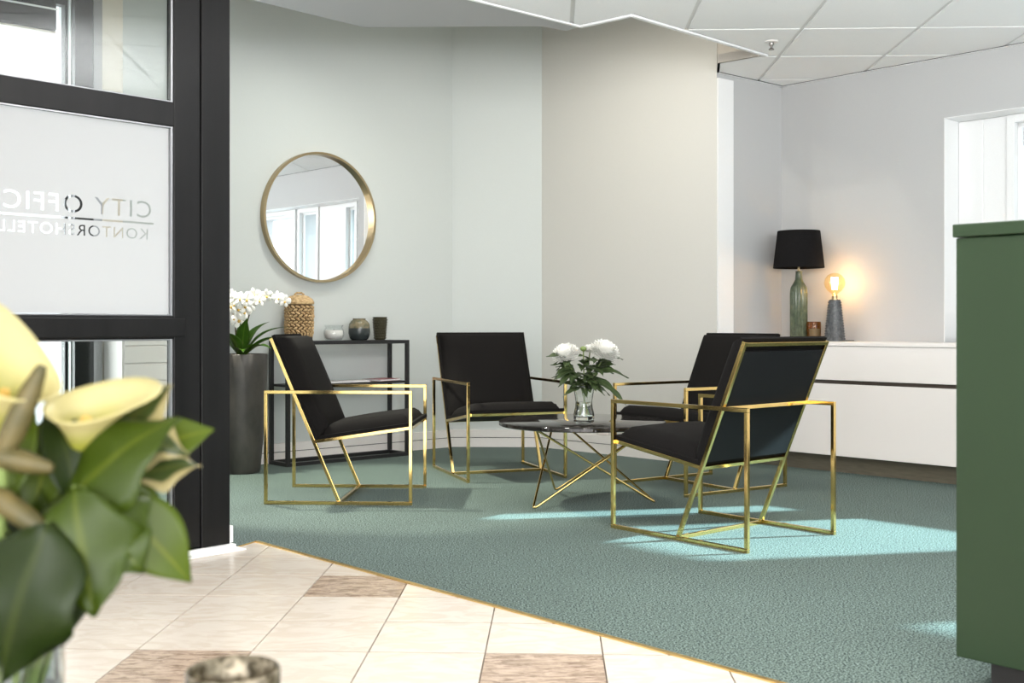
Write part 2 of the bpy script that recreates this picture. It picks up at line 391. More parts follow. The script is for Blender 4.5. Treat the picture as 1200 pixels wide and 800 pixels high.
# lobby walls out of frame
wall_between('wall_lobby', dw(1.27, 0, 0)[:2], dw(4.6, 0, 0)[:2], -.1, 0, ZT, M['white'])
wall_between('wall_lobby_left', (-4.12, -4), (-4.12, 1.0), .15, 0, ZC + .1, M['white'])
wall_between('wall_side', lw(5, 0, 0)[:2], dw(4.6, 0, 0)[:2], .1, 0, ZT, M['white'])
mb = MB(); ad = unit(sub(K4, K3)); an = (ad[1], -ad[0])
mb.prism([K3, off(K3, ad, .14), off(off(K3, ad, .14), an, .014), off(off(K3, an, .014), ad, -.004)][::-1], 0, ZC - .03)
struct(mb.build('trim_3', M['white'], bevel=.002))
# skirting with a dark trunking groove
def baseboard(name, p, q, e0=0, e1=0):
    d = unit(sub(q, p)); n = (-d[1], d[0]); p = off(p, d, e0); q = off(q, d, -e1)
    mb = MB()
    mb.prism([p, q, off(q, n, .022), off(p, n, .022)], 0, .062)
    mb.prism([p, q, off(q, n, .010), off(p, n, .010)], .062, .067, 1)
    mb.prism([p, q, off(q, n, .020), off(p, n, .020)], .067, .118)
    return struct(mb.build(name, [M['skirting'], M['shadow_gap']]))
baseboard('baseboard_left', K1, lw(2.0, 0, 0)[:2]); baseboard('baseboard_back', K2, K1); baseboard('baseboard_rear', K3, K2)
# wall socket
o = thing('wall_socket', 'small white wall socket low on the beige wall behind the marble table', 'socket')
sd = unit(sub(K2, K3)); sn = (-sd[1], sd[0]); spt = off(K2, sd, -.565)
def sp(a, b, z): return (spt[0] + sd[0] * a + sn[0] * b, spt[1] + sd[1] * a + sn[1] * b, z)
mb = MB(); fbox(mb, sp, -.04, .04, 0, .012, .125, .205); mb.build('cover_plate', M['white_gloss'], o, bevel=.003)
mb = MB(); c = Vector(sp(0, .012, .165)); mb.tube([c, c + Vector((sn[0], sn[1], 0)) * .0035], .024, 16); mb.build('socket_ring', M['skirting'], o)

# ------------------------------------------------------------------ ceiling
VOID = V + [K3, (1.3, 8.4), (-1.2, 8.4), (-5.2, 4.6), off(V[0], (-.686, -.728), 5)]
LD = (-.746, -.665)                                  # line where tiles meet the grey soffit
Lend = off(V[3], LD, 6)
tiles_poly = [V[3], V[4], V[5], V[6], K3, K4, rw(9.5, 0, 0)[:2], (8.1, -4), (-4.1, -4), Lend]
mb = MB(); mb.prism(tiles_poly, ZC + .007, ZC + .05)
ceil = struct(mb.build('ceiling', M['grid']))
cells = []
for i in range(-7, 8):
    for j in range(-6, 4):
        u0, v0, g = .094 + .587 * i, 5.777 + .597 * j, .011
        cells.append(([g2w(u0 + g, v0 + g), g2w(u0 + .587 - g, v0 + g), g2w(u0 + .587 - g, v0 + .597 - g), g2w(u0 + g, v0 + .597 - g)], M['tile']))
lines = [(V[3], V[4]), (V[4], V[5]), (V[5], V[6]), (V[6], K3), (K3, K4), (K4, rw(1, 0, 0)[:2]), (V[3], Lend)]
inset = lambda p: pip(p, tiles_poly)
clip_cells(cells, lines, inset, ZC, ZC + .010, 'ceiling_tile', ceil, None)
mb = MB(); mb.prism([V[0], V[1], V[2], V[3], Lend, off(V[0], (-.686, -.728), 5)], ZC - .004, ZC + .05); mb.build('soffit_panel', M['soffit'], ceil)
mb = MB()
for p, q in ((V[3], V[4]), (V[4], V[5])): mb.bar((*p, ZC - .005), (*q, ZC - .005), .022, .012)
mb.bar((*V[3], ZC - .006), (*off(V[3], LD, 4), ZC - .006), .016, .008)
mb.build('edge_trim', M['white'], ceil)
mb = MB()
for p, q in ((K3, K4), (K4, rw(6, 0, 0)[:2])):
    d = unit(sub(q, p)); n = (d[1], -d[0]); mb.prism([p, q, off(q, n, .02), off(p, n, .02)][::-1], ZC - .004, ZC)
mb.build('wall_angle', M['white'], ceil)
mb = MB()
for p, q in ((K3, K4), (K4, rw(6, 0, 0)[:2])):
    d = unit(sub(q, p)); n = (d[1], -d[0]); mb.prism([off(p, n, .02), off(q, n, .02), off(q, n, .030), off(p, n, .030)][::-1], ZC - .0015, ZC)
mb.build('shadow_joint', M['shadow_gap'], ceil)
mb = MB()                                            # upstand around the raised void, and its lid
ring = [off(V[0], (-.686, -.728), 5)] + V + [K3]
for p, q in zip(ring, ring[1:]):
    d = unit(sub(q, p)); n = (d[1], -d[0]); mb.prism([p, q, off(q, n, .015), off(p, n, .015)], ZC + .0, ZT)
mb.build('void_fascia', M['fascia'], ceil)
mb = MB(); mb.prism([(-5.4, 1.0), (2.0, 5.4), (2.0, 8.3), (-5.4, 8.3)], ZT, ZT + .05); mb.build('void_lid', M['white'], ceil)
mb = MB(); pq = (1.377, 5.98)
o = thing('ceiling_sprinkler', 'small chrome sprinkler head hanging from a white ceiling tile', 'sprinkler', (pq[0], pq[1], ZC))
mb.lathe([(.036, -.001), (.034, -.006), (.014, -.010)], 20); mb.build('escutcheon', M['white_gloss'], o, True)
mb = MB(); mb.lathe([(.013, -.008), (.014, -.02), (.008, -.028), (.006, -.036), (.015, -.044), (.015, -.047)], 14); mb.build('nozzle', metal('dull_steel', (.30, .28, .26), .3), o, True)

# ------------------------------------------------------------------ glazed door
door = struct(bpy.data.objects.new('door_1', None)); COL.objects.link(door)
def dpart(name, s0, s1, m0, m1, z0, z1, mm, bev=.003, parent=None):
    mb = MB(); fbox(mb, dw, s0, s1, m0, m1, z0, z1); return mb.build(name, mm, parent or door, bevel=bev)
dpart('post', 0, .121, -.12, 0, .022, ZC - .006, M['black_door']); dpart('post', 1.135, 1.27, -.12, 0, .022, ZC - .006, M['black_door'])
dpart('stile', .1245, .232, -.055, -.004, .026, ZC - .02, M['black_door']); dpart('stile', 1.02, 1.131, -.055, -.004, .026, ZC - .02, M['black_door'])
for z0, z1 in ((.026, .188), (.793, .876), (1.559, 1.647), (2.25, ZC - .02)):
    dpart('rail', .226, 1.02, -.055, -.006, z0, z1, M['black_door'])
dpart('rail_cap', .19, 1.02, -.006, .006, .800, .868, M['black_door'])
dpart('threshold', 0, 1.27, -.12, .004, .006, .022, M['black_door'])
for z0, z1, nm in ((.188, .793, 'clear_pane'), (.876, 1.559, 'frosted_pane'), (1.647, 2.25, 'clear_pane')):
    pn = dpart(nm, .232, 1.02, -.034, -.028, z0, z1, M['door_glass'] if nm == 'clear_pane' else M['pane'], 0)
    for a, b, c, d in ((.232, .241, z0, z1), (.241, 1.02, z1 - .006, z1), (.241, 1.02, z0, z0 + .005)):
        dpart('bead', a, b, -.027, -.010, c, d, M['bead'], .001, pn)
# frosted film with the lettering left clear, read from the other side
def glyphs(txt, s0, s1, zb, zh):
    cu = bpy.data.curves.new('t', 'FONT'); cu.body = txt; cu.space_character = 1.15; cu.resolution_u = 4; cu.offset = -.016
    o = bpy.data.objects.new('t', cu); COL.objects.link(o)
    for x in bpy.context.view_layer.objects: x.select_set(False)
    bpy.context.view_layer.objects.active = o; o.select_set(True)
    bpy.ops.object.convert(target='CURVE'); o = bpy.context.view_layer.objects.active
    polys = []
    for sp_ in o.data.splines:
        pts = []; bp = sp_.bezier_points; k = len(bp)
        for i in range(k):
            a, b = bp[i], bp[(i + 1) % k]
            p0, p1, p2, p3 = a.co.xy, a.handle_right.xy, b.handle_left.xy, b.co.xy
            straight = a.handle_right_type == 'VECTOR' and b.handle_left_type == 'VECTOR'
            for j in range(1 if straight else 5):
                t = j / (1 if straight else 5); u = 1 - t
                pts.append(p0 * u ** 3 + p1 * 3 * u * u * t + p2 * 3 * u * t * t + p3 * t ** 3)
        polys.append(pts)
    bpy.data.objects.remove(o)
    xs = [p.x for q in polys for p in q]; ys = [p.y for q in polys for p in q]
    kx = (s1 - s0) / (max(xs) - min(xs)); ky = zh / (max(ys) - min(ys))
    return [[(s0 + (p.x - min(xs)) * kx, zb + (p.y - min(ys)) * ky) for p in q] for q in polys]
polys = glyphs('CITY OFFICE', .308, .885, 1.224, .060) + glyphs('KONTORSHOTELL', .322, .850, 1.147, .038)
polys += [[(.300, 1.2015), (.89, 1.2015), (.89, 1.2085), (.300, 1.2085)]]
polys += [[(.236, .882), (1.018, .882), (1.018, 1.553), (.236, 1.553)]]
cu = bpy.data.curves.new('film', 'CURVE'); cu.dimensions = '2D'; cu.fill_mode = 'BOTH'
for q in polys:
    s_ = cu.splines.new('POLY'); s_.points.add(len(q) - 1); s_.use_cyclic_u = True
    for pt, (x, y) in zip(s_.points, q): pt.co = (x, y, 0, 1)
o = bpy.data.objects.new('film', cu); COL.objects.link(o)
dg = bpy.context.evaluated_depsgraph_get(); me = o.evaluated_get(dg).to_mesh()
mb = MB(); mb.v = [dw(p.co.x, -.0275, p.co.y) for p in me.vertices]; mb.f = [tuple(p.vertices) for p in me.polygons]; mb.mi = [0] * len(mb.f)
bpy.data.objects.remove(o)
fp = [c for c in door.children if c.name.startswith('frosted_pane')][0]
mb.build('frosted_film', M['frost'], fp)
mb = MB(); fbox(mb, dw, -.035, 1.3, -.02, .055, 0, .006); fbox(mb, dw, -.012, 1.3, -.02, .022, .006, .022)
fbox(mb, dw, -.022, -.002, -.10, -.012, .022, .085)
struct(mb.build('trim_2', M['white'], bevel=.002))
# what stands behind the glazed door
o = thing('louvre_cabinet', 'low white louvred cabinet seen through the lower door glass', 'cabinet')
mb = MB(); fbox(mb, lw, 2.03, 2.46, .055, .30, .05, .93); mb.build('body', M['white_gloss'], o)
mb = MB(); fbox(mb, lw, 2.05, 2.45, .055, .28, 0, .05); mb.build('plinth', M['white'], o)
for i in range(9):
    mb = MB(); fbox(mb, lw, 2.04, 2.45, .30, .312, .075 + i * .094, .163 + i * .094)
    mb.build('slat', M['white_gloss'], o, bevel=.003)
o = thing('boxed_bulkhead', 'dark grey boxed bulkhead with beige underside high behind the door glass', 'bulkhead')
cx = (-1.837, 4.55)
def bxp(a, b, z): return (cx[0] - .75 * a - .66 * b, cx[1] - .66 * a + .75 * b, z)
mb = MB(); fbox(mb, bxp, 0, 1.1, 0, 1.47, 2.028, 2.45); mb.build('body', mat('charcoal_laminate', (.012, .0115, .012), .6, 0, Specular_IOR_Level=.15), o, bevel=.01)
mb = MB(); fbox(mb, bxp, .004, 1.09, .004, 1.46, 2.02, 2.027); mb.build('underside', mat('beige_laminate', (.62, .54, .46), .5), o)
mb = MB(); fbox(mb, bxp, -.002, 1.1, -.003, .0, 2.112, 2.119); mb.build('edge_strip', M['white'], o)

# ------------------------------------------------------------------ sideboard
o = thing('sideboard', 'long white lacquered wall sideboard with dark finger groove under the window', 'sideboard')
mb = MB(); fbox(mb, rw, .02, 4.3, -.385, -.004, .095, .722); mb.build('carcass', M['slot'], o)
mb = MB(); fbox(mb, rw, .005, 4.32, -.408, -.004, .7225, .745); mb.build('worktop', M['white_gloss'], o, bevel=.003)
for z0, z1, nm in ((.528, .721, 'drawer_front'), (.098, .506, 'door_front')):
    for t0, t1 in ((.02, 2.158), (2.162, 4.3)):
        mb = MB(); fbox(mb, rw, t0, t1, -.402, -.386, z0, z1); mb.build(nm, M['white_gloss'], o, bevel=.002)
mb = MB(); fbox(mb, rw, .02, 4.3, -.35, -.02, 0, .094); mb.build('kick', M['wood_kick'], o)

# ------------------------------------------------------------------ green counter
CF = (1.026, 2.604); CT = (.6826, -.7308); CN = (.7308, .6826)
def cw(t, d, z): return (CF[0] + CT[0] * t + CN[0] * d, CF[1] + CT[1] * t + CN[1] * d, z)
o = thing('reception_counter', 'tall dark green lacquered counter on a dark recessed kick', 'counter')
mb = MB(); fbox(mb, cw, 0, 1.8, 0, .6, .078, 1.044); mb.build('body', M['green'], o, bevel=.003)
mb = MB(); fbox(mb, cw, -.006, 1.8, -.006, .6, 1.046, 1.076); mb.build('top', M['green'], o, bevel=.003)
mb = MB(); fbox(mb, cw, .06, 1.78, .05, .58, 0, .078); mb.build('kick', M['kick'], o)

# ------------------------------------------------------------------ mirror
mc = lw(1.075, 0, 1.516); o = thing('round_mirror', 'large round wall mirror in a slim brass frame above the console', 'mirror', mc, math.atan2(-.661, -.75)); o.rotation_euler[0] = R(-.45)
# local: x along the wall, y: into the wall after the turn; built with axis along the wall normal
def ringm(prof, n=72, flip=1):
    mb = MB(); k = len(prof)
    vs = [(r * math.cos(t), y, r * math.sin(t)) for r, y in prof for t in (2 * math.pi * j / n for j in range(n))]
    mb.add(vs, [(i * n + j, i * n + (j + 1) % n, ((i + 1) % k) * n + (j + 1) % n, ((i + 1) % k) * n + j) for i in range(k) for j in range(n)]); return mb
RM = .408
ringm([(RM, .002), (RM, .045), (RM - .015, .045), (RM - .015, .004)]).build('frame', M['dull_brass'], o, True)
mb = MB(); nn = 72
mb.add([(math.cos(2 * math.pi * j / nn) * (RM - .011), .012, math.sin(2 * math.pi * j / nn) * (RM - .011)) for j in range(nn)], [tuple(range(nn))])
mb.build('mirror_glass', M['mirror'], o)

# ------------------------------------------------------------------ console table
cA, cB = Vector((-.662, 7.27, 0)), Vector((-1.331, 6.668, 0))
cX = (cB - cA).normalized(); cL = (cB - cA).length; cN = Vector((cX.y, -cX.x, 0)); cN = cN if cN.y > 0 else -cN
cW = .212
def cp_(a, b, z): p = cA + cX * a + cN * b; return (p.x, p.y, z)
o = thing('console_table', 'slim black steel console table with two shelves under the round mirror', 'table')
w = .022; h = .745
for a in (w / 2, cL - w / 2):
    for b in (w / 2, cW - w / 2):
        mb = MB(); fbox(mb, cp_, a - w / 2, a + w / 2, b - w / 2, b + w / 2, 0, h - .022); mb.build('leg', M['black_steel'], o)
mb = MB(); fbox(mb, cp_, 0, cL, 0, cW, h - .022, h); mb.build('tabletop', M['black_steel'], o, bevel=.001)
mb = MB(); fbox(mb, cp_, w, cL - w, .002, cW - .002, .470, .484); mb.build('shelf', M['black_steel'], o)
for a0, a1, b0, b1 in ((w, cL - w, 0, w), (w, cL - w, cW - w, cW), (0, w, w, cW - w), (cL - w, cL, w, cW - w)):
    mb = MB(); fbox(mb, cp_, a0, a1, b0, b1, 0, w); mb.build('bottom_rail', M['black_steel'], o)
CTOP = .745
def on_console(px, b):                               # px along the top, counted from its right end
    return cp_(px, b, CTOP)
# magazines
for lab, a, b, rz, sx, sy, hh, col, dz in (
        ('white magazine lying on the console shelf, leftmost', .60, .11, .1, .21, .15, .008, (.75, .72, .70), 0),
        ('tan covered notebook lying on the white magazine', .66, .12, .5, .15, .11, .012, (.35, .22, .12), .0085),
        ('white magazine in the middle of the console shelf', .38, .11, -.1, .2, .15, .009, (.78, .74, .73), 0),
        ('red covered brochure at the right end of the console shelf', .13, .12, .25, .20, .14, .012, (.42, .06, .08), 0)):
    p = cp_(a, b, .484 + dz); t = thing('magazine', lab, 'magazine', p, math.atan2(cX.y, cX.x) + rz, 'magazines on the console shelf')
    mb = MB(); mb.box(-sx / 2, sx / 2, -sy / 2, sy / 2, .0012, hh - .0012); mb.build('pages', M['white'], t)
    cmat = mat('magazine_cover', col, .3)
    mb = MB(); mb.box(-sx / 2 - .002, sx / 2 + .002, -sy / 2 - .002, sy / 2 + .002, hh - .0011, hh); mb.box(-sx / 2 - .002, sx / 2 + .002, -sy / 2 - .002, sy / 2 + .002, 0, .0011)
    mb.build('cover', cmat, t)

# basket
M['seagrass'] = mat('seagrass', (.5, .33, .15), .75); noisy(M['seagrass'], 60, (.30, .17, .065), (.72, .52, .28), .3, .7, 4, .2, stretch=(1, 1, 1.5))
t = thing('woven_basket', 'lidded woven seagrass basket on the left end of the console', 'basket', on_console(.745, .12))
br = .088
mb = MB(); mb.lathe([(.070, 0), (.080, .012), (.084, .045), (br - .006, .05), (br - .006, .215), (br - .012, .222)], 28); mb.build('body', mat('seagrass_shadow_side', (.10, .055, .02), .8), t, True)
mb = MB()
for j in range(26):
    an = 2 * math.pi * j / 26; mb.bar((.071 * math.cos(an), .071 * math.sin(an), .001), (.086 * math.cos(an), .086 * math.sin(an), .05), .012, .006)
mb.build('base_strips', M['seagrass'], t)
mb = MB()
for i in range(9):
    z = .058 + i * .0185
    for j in range(17):
        an = 2 * math.pi * (j + .5 * (i % 2)) / 17; c, s_ = math.cos(an), math.sin(an)
        tilt = .5 if i % 2 else -.5
        B = Matrix(((-s_, 0, c), (c, 0, s_), (0, 1, 0))).to_3x3()
        B = B @ Matrix.Rotation(tilt + rnd.uniform(-.2, .2), 3, 'Z')
        rr = br - .005 + rnd.uniform(-.001, .0025); mb.ball((rr * c, rr * s_, z), (.0165, .0078, .0075), 8, 5, basis=B)
tag(mb.build('weave', M['seagrass'], t, True), kind='stuff')
mb = MB(); mb.lathe([(br, .222), (br + .003, .230), (br, .240), (.078, .256), (.055, .272), (.02, .281), (.004, .282)], 26, rmod=lambda a, z: 1 + .025 * math.sin(13 * a + z * 120)); mb.build('lid', M['seagrass'], t, True)
mb = MB(); mb.tube([(-.03, .0, .280), (-.015, .0, .292), (.015, 0, .292), (.03, 0, .280)], .006, 6); mb.build('lid_loop', M['seagrass'], t, True)
# candle jar
t = thing('candle_jar', 'white candle in a squat clear glass jar on the console', 'candle', on_console(.50, .115))
mb = MB(); mb.lathe([(.044, 0), (.058, .014), (.064, .04), (.060, .066), (.052, .078), (.056, .088), (.060, .096), (.0575, .096), (.053, .088), (.049, .078), (.056, .064), (.060, .04), (.054, .018), (.04, .006)], 28); mb.build('glass_jar', M['pane'], t, True)
mb = MB(); mb.lathe([(.038, .007), (.053, .019), (.0592, .04), (.0555, .062), (.050, .064)], 26); mb.build('wax', mat('white_wax', (.86, .82, .78), .5), t, True)
mb = MB(); mb.tube([(0, 0, .062), (0, 0, .074)], .001, 5); mb.build('wick', M['shadow_gap'], t)
# two tone vase
t = thing('round_vase', 'round two tone grey and olive glazed vase on the console', 'vase', on_console(.31, .115))
mb = MB(); mb.lathe([(.046, 0), (.060, .012), (.069, .045), (.0675, .076)], 32); mb.build('lower_body', mat('slate_glaze', (.035, .042, .043), .22), t, True)
mb = MB(); mb.lathe([(.0675, .076), (.064, .103), (.052, .122), (.040, .130), (.041, .138), (.036, .138), (.034, .125), (.03, .11)], 32)
m = mat('olive_glaze', (.13, .125, .08), .16); noisy(m, 40, (.09, .095, .06), (.22, .18, .11), .35, .65, 4); mb.build('upper_body', m, t, True)
# hobnail tumbler
t = thing('hobnail_tumbler', 'dark olive hobnail tumbler at the right end of the console', 'tumbler', on_console(.15, .115))
mo = mat('olive_hobnail', (.055, .05, .028), .25); prof = [(.030, 0), (.034, .004), (.0445, .14), (.049, .146), (.046, .148), (.041, .14), (.03, .01)]
mb = MB(); mb.lathe(prof, 24); mb.build('cup', mo, t, True)
mb = MB()
for i in range(8):
    z = .014 + i * .0165; rr = .034 + .0105 * z / .14
    for j in range(15):
        an = 2 * math.pi * (j + .5 * (i % 2)) / 15; mb.ball((rr * math.cos(an), rr * math.sin(an), z), .0068, 6, 4)
tag(mb.build('hobnails', mo, t, True), kind='stuff')

# ------------------------------------------------------------------ planter and orchid
pc = (-1.545, 6.44)
m = mat('bronze_grey_stoneware', (.055, .05, .045), .42); noisy(m, 10, (.035, .032, .03), (.085, .076, .066), .3, .7, 5, stretch=(1, 1, .5)); M['pot'] = m
t = thing('tall_planter', 'tall tapering dark bronze planter beside the door post', 'planter', (*pc, 0))
mb = MB(); mb.lathe([(.095, 0), (.104, .01), (.122, .20), (.138, .42), (.145, .60), (.145, .672), (.141, .677), (.133, .677), (.132, .64)], 40); mb.build('pot', M['pot'], t, True)
mb = MB()
for i in range(150):
    a, r_ = rnd.uniform(0, 6.28), .125 * math.sqrt(rnd.random()); mb.ball((r_ * math.cos(a), r_ * math.sin(a), .655 + rnd.uniform(0, .012)), rnd.uniform(.006, .011), 5, 4)
mb.lathe([(.132, .648), (.001, .655)], 20)
m = mat('bark_chips', (.45, .33, .22), .8); noisy(m, 90, (.25, .17, .10), (.62, .50, .38), .3, .7, 2, coord='Object'); tag(mb.build('bark_chips', m, t, True), kind='stuff')

def leafmat(name, c1, c2, edge=None, w=.72, rough=.38):
    m = mat(name, c1, rough); tc = N(m, 'ShaderNodeTexCoord'); sx = N(m, 'ShaderNodeSeparateXYZ'); L(m, tc.outputs['UV'], sx.inputs[0])
    nz = N(m, 'ShaderNodeTexNoise'); nz.inputs['Scale'].default_value = 22; nz.inputs['Detail'].default_value = 3; L(m, tc.outputs['Object'], nz.inputs['Vector'])
    mx = N(m, 'ShaderNodeMix', data_type='RGBA'); mx.inputs[6].default_value = (*c1, 1); mx.inputs[7].default_value = (*c2, 1); L(m, nz.outputs['Fac'], mx.inputs[0])
    # midrib (u = .5) and side veins
    ab = N(m, 'ShaderNodeMath', operation='SUBTRACT'); ab.inputs[1].default_value = .5; L(m, sx.outputs[0], ab.inputs[0])
    ab2 = N(m, 'ShaderNodeMath', operation='ABSOLUTE'); L(m, ab.outputs[0], ab2.inputs[0])
    rb = N(m, 'ShaderNodeMapRange'); rb.inputs[1].default_value = .02; rb.inputs[2].default_value = .06; rb.inputs[3].default_value = .55; rb.inputs[4].default_value = 0; L(m, ab2.outputs[0], rb.inputs[0])
    m2 = N(m, 'ShaderNodeMix', data_type='RGBA'); m2.inputs[7].default_value = (min(1, c2[0] * 1.9), min(1, c2[1] * 1.5), c2[2] * 1.5, 1); L(m, rb.outputs[0], m2.inputs[0]); L(m, mx.outputs[2], m2.inputs[6])
    last = m2.outputs[2]
    if edge:
        ad = N(m, 'ShaderNodeMath', operation='MULTIPLY_ADD'); ad.inputs[1].default_value = .28; L(m, nz.outputs['Fac'], ad.inputs[0]); L(m, ab2.outputs[0], ad.inputs[2])
        eg = N(m, 'ShaderNodeMapRange'); eg.inputs[1].default_value = w * .5 + .13; eg.inputs[2].default_value = w * .5 + .19; L(m, ad.outputs[0], eg.inputs[0])
        m3 = N(m, 'ShaderNodeMix', data_type='RGBA'); m3.inputs[7].default_value = (*edge, 1); L(m, eg.outputs[0], m3.inputs[0]); L(m, last, m3.inputs[6]); last = m3.outputs[2]
    L(m, last, bsdf(m).inputs['Base Color'])
    b = bsdf(m); b.inputs['Specular IOR Level'].default_value = .3
    # some light passes through a leaf
    nt = m.node_tree; tr = nt.nodes.new('ShaderNodeBsdfTranslucent'); L(m, last, tr.inputs[0])
    ms = nt.nodes.new('ShaderNodeMixShader'); ms.inputs[0].default_value = .28
    L(m, b.outputs[0], ms.inputs[1]); L(m, tr.outputs[0], ms.inputs[2]); L(m, ms.outputs[0], nt.nodes['Material Output'].inputs[0])
    return m
M['leaf'] = leafmat('green_leaf', (.029, .050, .003), (.054, .088, .006))
M['leaf_dark'] = leafmat('dark_leaf', (.011, .022, .003), (.021, .038, .005))
M['leaf_lime'] = leafmat('lime_leaf', (.065, .105, .006), (.10, .145, .01))
M['leaf_var'] = leafmat('variegated_leaf', (.035, .055, .012), (.06, .085, .02), (.42, .36, .17), .5)
M['leaf_orchid'] = leafmat('orchid_leaf', (.03, .085, .008), (.065, .15, .016), None, .7, .3)
M['leaf_mum'] = leafmat('chrysanthemum_leaf', (.030, .052, .016), (.085, .125, .05))
M['stem'] = mat('green_stem', (.16, .22, .06), .5); M['stem_brown'] = mat('brown_stem', (.10, .075, .03), .55)

def leaf(name, mm, parent, base, tip, width, nrm, arch=.12, cup=.15, shape=.8, wave=0, nu=11, nv=6, solid=.0009, lobes=0, jag=0):
    base, tip = Vector(base), Vector(tip); d = tip - base; ln = d.length; x = d.normalized(); nrm = Vector(nrm)
    z = (nrm - x * nrm.dot(x)).normalized(); y = z.cross(x); mb = MB(); uvs = []; ph = rnd.uniform(0, 6)
    vs = []
    for i in range(nu + 1):
        u = i / nu; wv = width * .5 * max(.03, math.sin(math.pi * min(1, u ** shape)) ** 1.05) if i < nu else width * .012
        if lobes: wv *= .55 + .45 * abs(math.cos(math.pi * lobes * u))
        wb = wv
        for j in range(nv + 1):
            wv = wb * (1 + jag * math.sin(u * 15 + ph + (2.1 if j > nv / 2 else 0)) * min(1, 3 * (1 - u)))
            q = -1 + 2 * j / nv
            p = base + x * (ln * u - (lobes and abs(q) * ln * .05 or 0)) + y * (wv * q) + z * (arch * ln * 4 * u * (1 - u) + cup * wv * q * q + wave * width * math.sin(u * 9 + ph + q) * abs(q))
            vs.append(p); uvs.append((.5 + .5 * q, u))
    n = nv + 1
    mb.add(vs, [(i * n + j, i * n + j + 1, (i + 1) * n + j + 1, (i + 1) * n + j) for i in range(nu) for j in range(nv)])
    return mb.build(name, mm, parent, True, solid=solid, uvs=uvs)

t = thing('white_orchid', 'white orchid with broad green leaves growing in the tall planter', 'orchid', (pc[0], pc[1], .66))
for a, ln, up, wd_ in ((-.1, .30, .10, .075), (.35, .26, .17, .07), (-.6, .24, .05, .08), (.9, .2, .2, .075), (2.6, .24, .1, .07), (3.4, .2, .18, .075), (1.7, .15, .22, .08), (4.4, .2, .14, .07), (-1.3, .2, .03, .075), (5.2, .12, .22, .08)):
    b = Vector((.02 * math.cos(a), .02 * math.sin(a), 0)); tp = Vector((ln * math.cos(a), ln * math.sin(a), up))
    leaf('leaf', M['leaf_orchid'], t, b, tp, wd_, (-.4 * math.cos(a), -.4 * math.sin(a), 1), .16, .35, .75)
M['petal'] = mat('white_petal', (.95, .94, .90), .6, 0, Specular_IOR_Level=.2)
M['lip'] = mat('yellow_lip', (.65, .42, .10), .5)
def blossom(parent, c, face, r):
    face = Vector(face).normalized(); a = face.orthogonal().normalized(); b = face.cross(a); mb = MB(); c = Vector(c); rot = rnd.uniform(-.3, .3)
    up = Vector((0, 0, 1)); up = (up - face * up.dot(face)); up = up.normalized() if up.length > .1 else a; sd_ = face.cross(up)
    for k, (ang, ln, wd_) in enumerate(((90, 1, .6), (18, 1.0, 1.0), (162, 1.0, 1.0), (235, .95, .6), (305, .95, .6))):
        an = R(ang) + rot; d = sd_ * math.cos(an) + up * math.sin(an); w_ = face.cross(d)
        vs = [c]; 
        for uu, ww in ((.3, .55), (.6, 1), (.85, .75)):
            vs += [c + d * (r * ln * uu) - w_ * (r * wd_ * .48 * ww) + face * (.10 * r * uu), c + d * (r * ln * uu) + face * (.2 * r * uu * (1 - uu)) , c + d * (r * ln * uu) + w_ * (r * wd_ * .48 * ww) + face * (.10 * r * uu)]
        vs.append(c + d * r * ln)
        mb.add(vs, [(0, 1, 2), (0, 2, 3), (1, 4, 5, 2), (2, 5, 6, 3), (4, 7, 8, 5), (5, 8, 9, 6), (7, 10, 8), (8, 10, 9)])
    mb.ball(c + face * r * .16 - up * r * .18, r * .17, 6, 4, 1)
    mb.build('blossom', [M['petal'], M['lip']], parent, True, solid=.0012)
stems = [[(.0, 0, 0), (.005, -.01, .12), (.0, -.02, .24), (-.02, -.02, .31), (-.06, -.03, .33), (-.10, -.04, .30)],
         [(.01, .0, 0), (.02, -.01, .13), (.03, -.01, .25), (.07, -.02, .33), (.13, -.03, .345), (.19, -.04, .325), (.24, -.05, .29)],
         [(-.01, -.01, 0), (.02, -.02, .14), (.05, -.03, .24), (.055, -.05, .31), (.03, -.09, .34), (.02, -.12, .31)],
         [(-.02, -.01, 0), (-.03, -.02, .14), (-.035, -.02, .25), (-.03, -.06, .32), (-.02, -.1, .33)]]
for i, s_ in enumerate(stems):
    mb = MB(); mb.tube(s_, [.005, .0045, .004, .003, .0022, .0018, .0014][:len(s_)], 6); mb.build('flower_stem', M['stem_brown'], t, True)
    pts = [Vector(p) for p in s_[2:]]
    for j in range(7):
        f = j / 6 * (len(pts) - 1); k = min(int(f), len(pts) - 2); p = pts[k].lerp(pts[k + 1], f - k)
        p += Vector((rnd.uniform(-.02, .02), -.018 + rnd.uniform(-.02, .02), rnd.uniform(-.03, .03)))
        blossom(t, p, (rnd.uniform(-.5, .6), -1, rnd.uniform(-.2, .35)), rnd.uniform(.042, .054) * (1 - .25 * j / 6))

